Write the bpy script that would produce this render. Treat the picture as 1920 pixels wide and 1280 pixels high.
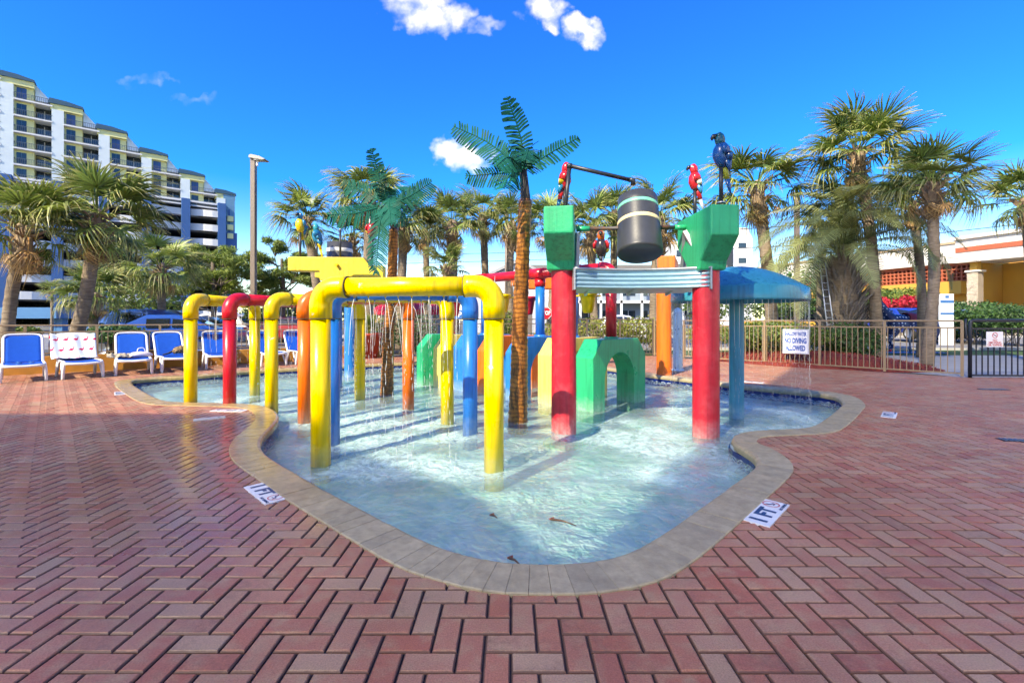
import bpy, bmesh, math, random
import numpy as np
from mathutils import Vector, Matrix, Euler
for o in list(bpy.data.objects): bpy.data.objects.remove(o, do_unlink=True)
SC = bpy.context.scene
COL = SC.collection
R = math.radians
PI = math.pi
random.seed(7)

# ------------------------------------------------------------------ camera
H0, F, CX, HY = 1.243, 863.0, 960.0, 600.0
cd = bpy.data.cameras.new('camera'); cam = bpy.data.objects.new('camera', cd); COL.objects.link(cam)
cam.location = (0, 0, H0); cam.rotation_euler = (R(90), 0, 0)
cd.sensor_width = 36; cd.lens = 36*F/1920; cd.shift_y = -40/1920
cd.clip_start = 0.05; cd.clip_end = 3000
SC.camera = cam
# ------------------------------------------------------------------ light
SUN_AZ, SUN_EL = 37.0, 39.0           # the sun stands behind and left of the camera
sd = bpy.data.lights.new('sun', 'SUN'); sun = bpy.data.objects.new('sun', sd); COL.objects.link(sun)
sd.energy = 2.6; sd.angle = R(0.5); sd.color = (1.0, 0.97, 0.94)
tosun = Vector((-math.sin(R(SUN_AZ))*math.cos(R(SUN_EL)), -math.cos(R(SUN_AZ))*math.cos(R(SUN_EL)), math.sin(R(SUN_EL))))
sun.rotation_euler = tosun.to_track_quat('Z', 'Y').to_euler()
sun.location = tosun*40
SC.view_settings.view_transform = 'Standard'; SC.view_settings.look = 'None'
SC.view_settings.exposure = 1.68; SC.view_settings.gamma = 1.0
SC.view_settings.use_curve_mapping = False
SC.view_settings.use_white_balance = True; SC.view_settings.white_balance_temperature = 8900; SC.view_settings.white_balance_tint = 4   # photo balanced for the shade
SC.render.engine = 'CYCLES'
SC.cycles.max_bounces = 4; SC.cycles.transparent_max_bounces = 10
SC.cycles.use_adaptive_sampling = True; SC.cycles.adaptive_threshold = 0.03
SC.cycles.sample_clamp_indirect = 6.0
SC.cycles.use_denoising = True
SC.cycles.caustics_reflective = False; SC.cycles.caustics_refractive = False

class NT:
    """small helper around a node tree"""
    def __init__(s, tree): s.t = tree; s.t.nodes.clear()
    def n(s, typ, **kw):
        nd = s.t.nodes.new(typ)
        for k, v in kw.items():
            if k.startswith('i_'):
                k = k[2:]; k = int(k) if k.isdigit() else k.replace('_', ' ')
                if hasattr(v, 'is_output') or isinstance(v, bpy.types.NodeSocket): s.t.links.new(v, nd.inputs[k])
                else: nd.inputs[k].default_value = v
            else: setattr(nd, k, v)
        return nd
    def l(s, a, b): s.t.links.new(a, b)
    def math(s, op, a, b=0.0, clamp=False):
        nd = s.t.nodes.new('ShaderNodeMath'); nd.operation = op; nd.use_clamp = clamp
        for i, v in enumerate((a, b)):
            if isinstance(v, bpy.types.NodeSocket): s.l(v, nd.inputs[i])
            else: nd.inputs[i].default_value = v
        return nd.outputs[0]
    def vmath(s, op, a, b=(0, 0, 0)):
        nd = s.t.nodes.new('ShaderNodeVectorMath'); nd.operation = op
        for i, v in enumerate((a, b)):
            if isinstance(v, bpy.types.NodeSocket): s.l(v, nd.inputs[i])
            else: nd.inputs[i].default_value = v
        return nd.outputs[0]
    def ramp(s, fac, stops, interp='LINEAR'):
        nd = s.t.nodes.new('ShaderNodeValToRGB'); nd.color_ramp.interpolation = interp
        cr = nd.color_ramp
        while len(cr.elements) < len(stops): cr.elements.new(0.5)
        for e, (p, c) in zip(cr.elements, stops):
            e.position = p; e.color = c if len(c) == 4 else (*c, 1)
        s.l(fac, nd.inputs[0]); return nd.outputs[0]
    def mix(s, fac, a, b, blend='MIX'):
        nd = s.t.nodes.new('ShaderNodeMix'); nd.data_type = 'RGBA'; nd.blend_type = blend
        for i, v in ((0, fac), (6, a), (7, b)):
            if isinstance(v, bpy.types.NodeSocket): s.l(v, nd.inputs[i])
            else: nd.inputs[i].default_value = v if i == 0 else (*v[:3], 1)
        return nd.outputs[2]
    def noise(s, vec, scale, detail=4, rough=0.55, dist=0.0):
        nd = s.n('ShaderNodeTexNoise'); nd.inputs['Scale'].default_value = scale
        nd.inputs['Detail'].default_value = detail; nd.inputs['Roughness'].default_value = rough
        nd.inputs['Distortion'].default_value = dist
        if vec is not None: s.l(vec, nd.inputs['Vector'])
        return nd.outputs[0]

# ------------------------------------------------------------------ world
W = bpy.data.worlds.new('World'); SC.world = W; W.use_nodes = True
w = NT(W.node_tree)
sky = w.n('ShaderNodeTexSky', sky_type='NISHITA', sun_disc=False)
sky.sun_elevation = R(SUN_EL); sky.sun_rotation = R(180+SUN_AZ)
sky.air_density = 1.0; sky.dust_density = 0.5; sky.ozone_density = 3.5; sky.altitude = 0
hs = w.n('ShaderNodeHueSaturation'); hs.inputs['Hue'].default_value = 0.525; hs.inputs['Saturation'].default_value = 1.55; hs.inputs['Value'].default_value = 1.0
w.l(sky.outputs[0], hs.inputs['Color'])
tc = w.n('ShaderNodeTexCoord')
sep = w.n('ShaderNodeSeparateXYZ'); w.l(tc.outputs['Generated'], sep.inputs[0])
fy = w.math('MAXIMUM', sep.outputs[1], 0.02)
pxn = w.math('DIVIDE', sep.outputs[0], fy); pzn = w.math('DIVIDE', sep.outputs[2], fy)
cmb = w.n('ShaderNodeCombineXYZ'); w.l(pxn, cmb.inputs[0]); w.l(pzn, cmb.inputs[1])
wn = w.n('ShaderNodeTexNoise'); wn.inputs['Scale'].default_value = 19; wn.inputs['Detail'].default_value = 4; wn.noise_dimensions = '2D'; w.l(cmb.outputs[0], wn.inputs['Vector'])
wob = w.vmath('MULTIPLY', w.vmath('SUBTRACT', wn.outputs['Color'], (0.5, 0.5, 0.5)), (0.10, 0.075, 0))
pos = w.vmath('ADD', cmb.outputs[0], wob)
clouds = [(778,10,50,40,1), (822,34,50,28,1), (905,45,36,13,.5), (1025,20,40,26,1), (1090,54,28,25,1), (842,281,30,21,1), (876,294,34,19,.9),
          (275,153,52,10,.34), (365,190,50,9,.32), (785,515,70,24,.6)]
field = None
for (x, y, rx, ry, a) in clouds:
    s_ = w.vmath('MULTIPLY_ADD', pos, (F/rx, F/ry, 0)); s_.node.inputs[2].default_value = (-(x-CX)/rx, -(HY-y)/ry, 0)
    dt = w.n('ShaderNodeVectorMath', operation='DOT_PRODUCT'); w.l(s_, dt.inputs[0]); w.l(s_, dt.inputs[1])
    mr = w.n('ShaderNodeMapRange'); w.l(dt.outputs['Value'], mr.inputs[0])
    mr.inputs[1].default_value = 2.3; mr.inputs[2].default_value = 0.0; mr.inputs[3].default_value = 0; mr.inputs[4].default_value = a
    field = mr.outputs[0] if field is None else w.math('MAXIMUM', field, mr.outputs[0])
n2s = w.n('ShaderNodeSeparateColor'); w.l(wn.outputs['Color'], n2s.inputs[0]); n2 = n2s.outputs[2]
fm = w.n('ShaderNodeMapRange', interpolation_type='SMOOTHSTEP'); w.l(w.math('MULTIPLY', field, w.math('ADD', w.math('MULTIPLY', n2, 1.7), 0.1)), fm.inputs[0])
fm.inputs[1].default_value = 0.12; fm.inputs[2].default_value = 1.25; field = fm.outputs[0]
field = w.math('MULTIPLY', field, w.math('GREATER_THAN', sep.outputs[1], 0.05))
ccol = w.ramp(n2, [(0.3, (2.6, 2.9, 3.5)), (0.65, (3.6, 3.7, 3.9))])
skyc = w.mix(field, hs.outputs[0], ccol)
bg = w.n('ShaderNodeBackground'); bg.inputs['Strength'].default_value = 0.145
w.l(skyc, bg.inputs['Color'])
W.cycles.sampling_method = 'MANUAL'; W.cycles.sample_map_resolution = 256
wo = w.n('ShaderNodeOutputWorld'); w.l(bg.outputs[0], wo.inputs[0])

# ------------------------------------------------------------------ pixel helpers (measured from the photograph, each at its own depth)
def G(x, y, h=0.0):
    Z = (H0-h)*F/(y-HY); return ((x-CX)/F*Z, Z)
def at(x, y, Z): return ((x-CX)/F*Z, Z, H0+(HY-y)/F*Z)

# ------------------------------------------------------------------ mesh builder
class MB:
    def __init__(s): s.v = []; s.f = []; s.sm = []
    def add(s, vs, fs, smooth=False):
        b = len(s.v); s.v.extend([tuple(p) for p in vs])
        for f in fs: s.f.append(tuple(i+b for i in f)); s.sm.append(smooth)
        return s
    def box(s, a, b, M=None):
        x0, y0, z0 = a; x1, y1, z1 = b
        vs = [(x0,y0,z0),(x1,y0,z0),(x1,y1,z0),(x0,y1,z0),(x0,y0,z1),(x1,y0,z1),(x1,y1,z1),(x0,y1,z1)]
        if M is not None: vs = [M @ Vector(p) for p in vs]
        return s.add(vs, [(0,3,2,1),(4,5,6,7),(0,1,5,4),(1,2,6,5),(2,3,7,6),(3,0,4,7)])
    def tube(s, pts, rad, seg=10, cap=True, smooth=True, flat=None):
        pts = [Vector(p) for p in pts]; n = len(pts)
        if not hasattr(rad, '__len__'): rad = [rad]*n
        vs = []; up = None
        for i, p in enumerate(pts):
            t = (pts[min(i+1, n-1)]-pts[max(i-1, 0)])
            t = t.normalized() if t.length > 1e-9 else Vector((0, 0, 1))
            if up is None:
                ref = Vector((0, 0, 1)) if abs(t.z) < 0.9 else Vector((0, 1, 0))
                up = t.cross(ref).normalized()
            else:
                up = (up - t*up.dot(t)); up = up.normalized() if up.length > 1e-6 else t.orthogonal().normalized()
            side = t.cross(up)
            for k in range(seg):
                a = 2*PI*k/seg
                c, sn = math.cos(a), math.sin(a)
                if flat: sn *= flat
                vs.append(p + (up*c + side*sn)*rad[i])
        fs = []
        for i in range(n-1):
            for k in range(seg):
                k2 = (k+1) % seg
                fs.append((i*seg+k, i*seg+k2, (i+1)*seg+k2, (i+1)*seg+k))
        s.add(vs, fs, smooth)
        if cap:
            b = len(s.v)-len(vs)
            s.f.append(tuple(b+k for k in reversed(range(seg)))); s.sm.append(False)
            s.f.append(tuple(b+(n-1)*seg+k for k in range(seg))); s.sm.append(False)
        return s
    def lathe(s, prof, c=(0, 0, 0), seg=32, smooth=True, M=None, a0=0, a1=2*PI):
        full = abs(a1-a0-2*PI) < 1e-6; m = seg if full else seg+1
        vs = []
        for (r, z) in prof:
            for k in range(m):
                a = a0+(a1-a0)*k/seg
                p = Vector((c[0]+r*math.cos(a), c[1]+r*math.sin(a), c[2]+z)); vs.append(M @ p if M is not None else p)
        fs = []
        for i in range(len(prof)-1):
            for k in range(seg):
                k2 = (k+1) % m
                fs.append((i*m+k, i*m+k2, (i+1)*m+k2, (i+1)*m+k))
        return s.add(vs, fs, smooth)
    def prism(s, poly, a, b, axis='y', M=None):
        """poly of (u, z) pulled along an axis from a to b; u is x for axis y and y for axis x, (x, y) for axis z"""
        def pt(u, z, d):
            p = (u, d, z) if axis == 'y' else ((d, u, z) if axis == 'x' else (u, z, d))
            return M @ Vector(p) if M is not None else p
        n = len(poly); vs = [pt(u, z, a) for u, z in poly]+[pt(u, z, b) for u, z in poly]
        fs = [tuple(range(n)), tuple(range(2*n-1, n-1, -1))]+[(i, i+n, (i+1) % n+n, (i+1) % n) for i in range(n)]
        return s.add(vs, fs)
    def mesh(s, name='mesh', m=None, recalc=True):
        me = bpy.data.meshes.new(name); me.from_pydata(s.v, [], s.f); 
        me.polygons.foreach_set('use_smooth', s.sm)
        if recalc:
            bm = bmesh.new(); bm.from_mesh(me); bmesh.ops.recalc_face_normals(bm, faces=bm.faces); bm.to_mesh(me); bm.free()
        if m is not None: me.materials.append(m)
        me.update(); return me
    def build(s, name, m, parent=None, bevel=0.0, bseg=2, recalc=True):
        o = bpy.data.objects.new(name, s.mesh(name, m, recalc)); COL.objects.link(o)
        if parent is not None: o.parent = parent
        if bevel:
            bv = o.modifiers.new('bevel', 'BEVEL'); bv.width = bevel; bv.segments = bseg; bv.limit_method = 'ANGLE'; bv.angle_limit = R(40); bv.harden_normals = False
        return o
def inst(name, me, parent=None, loc=(0, 0, 0), rot=(0, 0, 0), sc=(1, 1, 1)):
    o = bpy.data.objects.new(name, me); COL.objects.link(o); o.location = loc; o.rotation_euler = rot; o.scale = sc
    if parent is not None: o.parent = parent
    return o
def tag(o, label, cat, group=None):
    o['label'] = label; o['category'] = cat
    if group: o['group'] = group
    return o
def thing(name, label, cat, loc=(0, 0, 0), rz=0, group=None):
    o = bpy.data.objects.new(name, None); COL.objects.link(o); o.location = loc; o.rotation_euler = (0, 0, rz); o.empty_display_size = 0.1
    return tag(o, label, cat, group)
def kind(o, k, label=None):
    o['kind'] = k
    if label: o['label'] = label
    return o
def text(body, size, m, parent, loc, rot, bold=0.0, align='CENTER', sx=1.0, name='lettering', fit=None):
    c = bpy.data.curves.new(name, 'FONT'); c.body = body; c.size = size; c.align_x = align; c.align_y = 'CENTER'; c.offset = bold; c.extrude = 0.0006
    c.resolution_u = 3
    tmp = bpy.data.objects.new('tmp', c); COL.objects.link(tmp); bpy.context.view_layer.update()
    me = bpy.data.meshes.new_from_object(tmp.evaluated_get(bpy.context.evaluated_depsgraph_get())); me.name = name
    bpy.data.objects.remove(tmp, do_unlink=True); bpy.data.curves.remove(c)
    me.materials.clear(); me.materials.append(m)
    o = inst(name, me, parent, loc, rot, (sx, 1, 1)); o['kind'] = 'stuff'
    if fit:
        xs = [v.co.x for v in me.vertices]; ys = [v.co.y for v in me.vertices]
        o.scale = (fit[0]/(max(xs)-min(xs)), fit[1]/(max(ys)-min(ys)), 1)
    return o
def catmull(P, n=8, closed=True):
    P = [Vector(p) for p in P]; out = []; N = len(P)
    for i in range(N if closed else N-1):
        if closed: p0, p1, p2, p3 = P[i-1], P[i], P[(i+1) % N], P[(i+2) % N]
        else: p0, p1, p2, p3 = P[max(i-1, 0)], P[i], P[i+1], P[min(i+2, N-1)]
        for k in range(n):
            t = k/n
            out.append(0.5*((2*p1)+(p2-p0)*t+(2*p0-5*p1+4*p2-p3)*t*t+(3*p1-p0-3*p2+p3)*t**3))
    if not closed: out.append(P[-1])
    return out
def resample(P, d, closed=True):
    P = [Vector(p) for p in P]; Q = P+[P[0]] if closed else P
    L = [0.0]
    for a, b in zip(Q, Q[1:]): L.append(L[-1]+(b-a).length)
    n = max(3, round(L[-1]/d)); out = []; j = 0
    for i in range(n if closed else n+1):
        t = L[-1]*i/n
        while j < len(L)-2 and L[j+1] < t: j += 1
        u = (t-L[j])/max(L[j+1]-L[j], 1e-9); out.append(Q[j].lerp(Q[j+1], u))
    return out
def inside(P, poly):
    P = np.asarray(P, float); q = np.asarray([(p[0], p[1]) for p in poly]); r = np.zeros(len(P), bool)
    a = q; b = np.roll(q, -1, axis=0)
    for (x1, y1), (x2, y2) in zip(a, b):
        c = ((y1 > P[:, 1]) != (y2 > P[:, 1]))
        with np.errstate(divide='ignore', invalid='ignore'):
            xi = (x2-x1)*(P[:, 1]-y1)/(y2-y1+1e-12)+x1
        r ^= c & (P[:, 0] < xi)
    return r

# ------------------------------------------------------------------ materials
MATS = {}
def mat(name, col, rough=0.5, var=0.0, vscale=4.0, bump=0.0, bscale=40.0, metal=0.0, coat=0.0, rnd=0.0, spec=0.5, col2=None, c2scale=3.0, c2=(0.45, 0.6), trans=0.0, sss=0.0, world=True, rvar=0.0, emit=None, lime=0.0):
    if name in MATS: return MATS[name]
    m = bpy.data.materials.new(name); m.use_nodes = True; t = NT(m.node_tree)
    p = t.n('ShaderNodeBsdfPrincipled'); o = t.n('ShaderNodeOutputMaterial'); t.l(p.outputs[0], o.inputs[0])
    p.inputs['Roughness'].default_value = rough; p.inputs['Metallic'].default_value = metal
    p.inputs['Specular IOR Level'].default_value = spec
    if coat: p.inputs['Coat Weight'].default_value = coat; p.inputs['Coat Roughness'].default_value = 0.12
    if trans: p.inputs['Transmission Weight'].default_value = trans
    if emit: p.inputs['Emission Color'].default_value = (*emit[0], 1); p.inputs['Emission Strength'].default_value = emit[1]
    geo = t.n('ShaderNodeNewGeometry'); tcn = t.n('ShaderNodeTexCoord')
    v = geo.outputs['Position'] if world else tcn.outputs['Object']
    c = t.n('ShaderNodeRGB'); c.outputs[0].default_value = (*col, 1); cs = c.outputs[0]
    if col2 is not None:
        k = t.ramp(t.noise(v, c2scale, 5, 0.6), [(c2[0], (0, 0, 0)), (c2[1], (1, 1, 1))])
        cs = t.mix(k, cs, col2)
    if var:
        nn = t.noise(v, vscale, 6, 0.6)
        f = t.ramp(nn, [(0.25, (1-var,)*3), (0.75, (1+var*0.6,)*3)])
        cs = t.mix(1.0, cs, f, 'MULTIPLY')
    if lime:                                  # chalky deposit and fading close to the water line
        sz = t.n('ShaderNodeSeparateXYZ'); t.l(geo.outputs['Position'], sz.inputs[0])
        lm = t.n('ShaderNodeMapRange'); t.l(t.math('ADD', sz.outputs[2], t.math('MULTIPLY', t.noise(v, 9, 4), 0.25)), lm.inputs[0]); lm.inputs[1].default_value = 0.22; lm.inputs[2].default_value = -0.08; lm.inputs[4].default_value = lime
        cs = t.mix(t.math('MULTIPLY', lm.outputs[0], t.noise(v, 26, 3)), cs, (0.70, 0.72, 0.66))
        cs = t.mix(1.0, cs, t.ramp(t.noise(t.vmath('MULTIPLY', v, (14, 14, 0.7)), 1.6, 3, 0.6), [(0.32, (0.72, 0.70, 0.68)), (0.5, (1, 1, 1)), (0.75, (1.06, 1.06, 1.06))]), 'MULTIPLY')
    if rnd:
        oi = t.n('ShaderNodeObjectInfo')
        f = t.ramp(oi.outputs['Random'], [(0, (1-rnd,)*3), (1, (1+rnd,)*3)])
        cs = t.mix(1.0, cs, f, 'MULTIPLY')
    t.l(cs, p.inputs['Base Color'])
    if rvar:
        rr = t.math('ADD', t.math('MULTIPLY', t.noise(v, vscale*1.7, 5), rvar), rough-rvar*0.5, clamp=True); t.l(rr, p.inputs['Roughness'])
    if bump:
        b = t.n('ShaderNodeBump'); b.inputs['Strength'].default_value = bump; b.inputs['Distance'].default_value = 0.02
        t.l(t.noise(v, bscale, 5, 0.6), b.inputs['Height']); t.l(b.outputs[0], p.inputs['Normal'])
    MATS[name] = m; return m

def paint(name, col, **kw):
    """glossy painted pipe or concrete with scuffs, fading and grime"""
    a = dict(rough=0.32, var=0.14, vscale=2.3, bump=0.06, bscale=30, coat=0.10, rvar=0.3, lime=0.75); a.update(kw)
    return mat(name, col, **a)
YEL = paint('yellow_paint', (0.86, 0.60, 0.004), col2=(0.80, 0.72, 0.46), c2scale=4.5, c2=(0.665, 0.69)); RED = paint('red_paint', (0.60, 0.008, 0.022))
BLU = paint('blue_paint', (0.0, 0.17, 0.60)); ORA = paint('orange_paint', (0.84, 0.15, 0.008))
GRN = paint('green_paint', (0.001, 0.42, 0.18)); CRM = paint('pale_yellow_paint', (0.84, 0.66, 0.16), rough=0.5)
REDC = paint('red_concrete_paint', (0.56, 0.010, 0.030), rough=0.45, bump=0.25, bscale=24, var=0.25, col2=(0.62, 0.05, 0.07), c2scale=5, c2=(0.5, 0.75))
GRNC = paint('green_concrete_paint', (0.001, 0.40, 0.17), rough=0.45, bump=0.2, bscale=22)
ORAC = paint('orange_concrete_paint', (0.84, 0.16, 0.012), rough=0.5, bump=0.15)
YELC = paint('yellow_concrete_paint', (0.84, 0.60, 0.05), rough=0.5, bump=0.25, bscale=16)
BLUC = paint('blue_concrete_paint', (0.0, 0.19, 0.58), rough=0.45, bump=0.15, col2=(0.3, 0.5, 0.6), c2scale=9, c2=(0.66, 0.7))
DOME = paint('mushroom_blue_paint', (0.02, 0.27, 0.38), rough=0.3)
TEAL = paint('teal_pole_paint', (0.008, 0.26, 0.40), rough=0.35)
LBLU = paint('chipped_light_blue_paint', (0.36, 0.60, 0.72), rough=0.6, col2=(0.08, 0.16, 0.22), c2scale=22, c2=(0.60, 0.64))
BLACK = mat('black_plastic', (0.050, 0.054, 0.060), 0.38, var=0.3, vscale=5, bump=0.05, rvar=0.2)
DKPIPE = mat('dark_pipe', (0.022, 0.026, 0.034), 0.4, var=0.3)
MINT = mat('mint_band', (0.16, 0.58, 0.40), 0.4, var=0.15); CREAM = mat('cream_band', (0.82, 0.66, 0.34), 0.45, var=0.15)
GALV = mat('galvanised_steel', (0.42, 0.45, 0.46), 0.42, var=0.25, vscale=8, metal=0.6, rvar=0.2)
CORR = mat('blue_corrugated_sheet', (0.30, 0.50, 0.60), 0.3, var=0.15, vscale=6, metal=0.35, col2=(0.25, 0.12, 0.05), c2scale=14, c2=(0.70, 0.75))
WHITE = mat('white_plastic', (0.80, 0.80, 0.80), 0.35, var=0.05, bump=0.03)
SLING = mat('blue_sling', (0.0, 0.085, 0.46), 0.8, spec=0.15, var=0.1, vscale=12, bump=0.25, bscale=350)
TAN = mat('tan_railing', (0.30, 0.21, 0.12), 0.45, var=0.12, vscale=6, coat=0.1)
TAND = mat('dark_bronze_railing', (0.10, 0.075, 0.055), 0.5, var=0.15)
GATE = mat('black_gate_paint', (0.012, 0.020, 0.034), 0.4, var=0.2)
OCHRE = mat('ochre_stucco', (0.56, 0.25, 0.045), 0.85, var=0.25, vscale=3, bump=0.35, bscale=60)
TRUNK = None
# ================================================================== THE SETTING
# ---- unseen stand-ins for the building behind the viewpoint, added to thin its shade
hm = mat('bounce_block_cream', (0.75, 0.68, 0.58), 0.9, var=0.1)
def blocker_mat():
    m = bpy.data.materials.new('thin_blocker'); m.use_nodes = True; t = NT(m.node_tree); o = t.n('ShaderNodeOutputMaterial')
    d_ = t.n('ShaderNodeBsdfDiffuse'); d_.inputs[0].default_value = (0.75, 0.68, 0.58, 1); tr = t.n('ShaderNodeBsdfTransparent'); mx = t.n('ShaderNodeMixShader'); mx.inputs[0].default_value = 0.74
    t.l(tr.outputs[0], mx.inputs[1]); t.l(d_.outputs[0], mx.inputs[2]); t.l(mx.outputs[0], o.inputs[0]); return m
BLOCKER = blocker_mat()          # part-clear blocker, added so some sun still warms the shaded deck
prof = [(-18, 0), (-6.3, 0), (-6.3, 8.7), (-7.6, 9.7), (-12.5, 12.3), (-18, 12.3)]
hb = MB().add([(x, -6, z) for x, z in prof], [tuple(range(6))]).build('shade_blocker_low', BLOCKER); kind(hb, 'structure')
hb2 = MB().add([(-6.3, -6, 0), (1.2, -6, 0), (1.2, -6, 25), (-6.3, -6, 25)], [(0, 1, 2, 3)]).build('shade_blocker_tall', BLOCKER); kind(hb2, 'structure')
hb3 = MB().box((15.5, -9, 0), (26, 7.6, 14)).build('bounce_block', hm); kind(hb3, 'structure')  # unseen block added to bounce warm sunlight onto the shaded deck

# ---- pool outline (outer coping edge, clockwise seen from above)
opx = [(1140,688),(1215,699),(1300,709),(1360,716),(1440,725),(1540,734),(1600,744),(1622,759),(1615,772),(1590,797),(1562,811),(1500,816),(1436,819),
       (1418,829),(1444,841),(1475,859),(1488,878),(1478,897),(1431,941),(1387,981),(1306,1050),(1231,1092),(1122,1113),(1031,1116),(919,1112),(822,1090),
       (731,1056),(605,980),(525,930),(487,902),(440,868),(429,845),(440,822),(467,800),(479,784),(468,770),(440,764),(350,761),(300,760),(262,754),
       (232,737),(214,721),(228,713),(300,706),(375,702),(467,694),(557,689),(710,681),(850,677),(1000,679)]
OUT = resample(catmull([(*G(x, y), 0) for x, y in opx], 10), 0.105)
CW = 0.27
def offset(P, d):
    n = len(P); q = []
    for i in range(n):
        t = (P[(i+2) % n]-P[i-2]); t.z = 0; t.normalize(); q.append(P[i]+Vector((t.y, -t.x, 0))*d)
    return q
area = sum(a.x*b.y-b.x*a.y for a, b in zip(OUT, OUT[1:]+OUT[:1]))/2
if area > 0: OUT.reverse()
INN = offset(OUT, CW)
for _ in range(3): INN = [(INN[i-1]+INN[i]*2+INN[(i+1) % len(INN)])/4 for i in range(len(INN))]
WZ = -0.125; FZ = -0.29

def sheet_with_hole(outer, hole, z, name, m, smooth=False):
    bm = bmesh.new(); es = []
    for loop in (outer, hole):
        vs = [bm.verts.new((p[0], p[1], z)) for p in loop]
        es += [bm.edges.new((vs[i], vs[(i+1) % len(vs)])) for i in range(len(vs))]
    bmesh.ops.triangle_fill(bm, use_beauty=True, use_dissolve=False, edges=es)
    for f in bm.faces:
        if f.normal.z < 0: f.normal_flip()
    me = bpy.data.meshes.new(name); bm.to_mesh(me); bm.free(); me.materials.append(m)
    o = bpy.data.objects.new(name, me); COL.objects.link(o); return o
def sheet(poly, z, name, m, parent=None):
    mb = MB(); mb.add([(p[0], p[1], z) for p in poly], [tuple(range(len(poly)))])
    o = mb.build(name, m, parent)
    me = o.data
    if me.polygons[0].normal.z < 0: me.flip_normals()
    return o
MID = offset(OUT, CW*0.5)[::3]
DECK = [(-14.5, 7.9), (-12.2, 9.75), (-4.4, 15.7), (4.9, 16.0), (6.2, 13.9), (9.8, 10.0), (15.5, 9.7), (15.5, -5.9), (-14.5, -5.9)]
SAND = mat('joint_sand', (0.075, 0.045, 0.038), 0.95, var=0.3, vscale=20)
deck = sheet_with_hole(DECK, MID, -0.012, 'deck', SAND); kind(deck, 'structure')
ASPH = mat('asphalt', (0.085, 0.085, 0.088), 0.9, var=0.25, vscale=1.2, bump=0.2, bscale=90)
GRASS = mat('grass', (0.060, 0.12, 0.022), 0.9, var=0.4, vscale=5, bump=0.6, bscale=60)
ground = sheet_with_hole([(-900, -300), (900, -300), (900, 1500), (-900, 1500)], DECK, -0.02, 'ground', mat('ground_soil', (0.14, 0.13, 0.10), 0.95, var=0.3, vscale=0.4)); kind(ground, 'structure')

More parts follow.
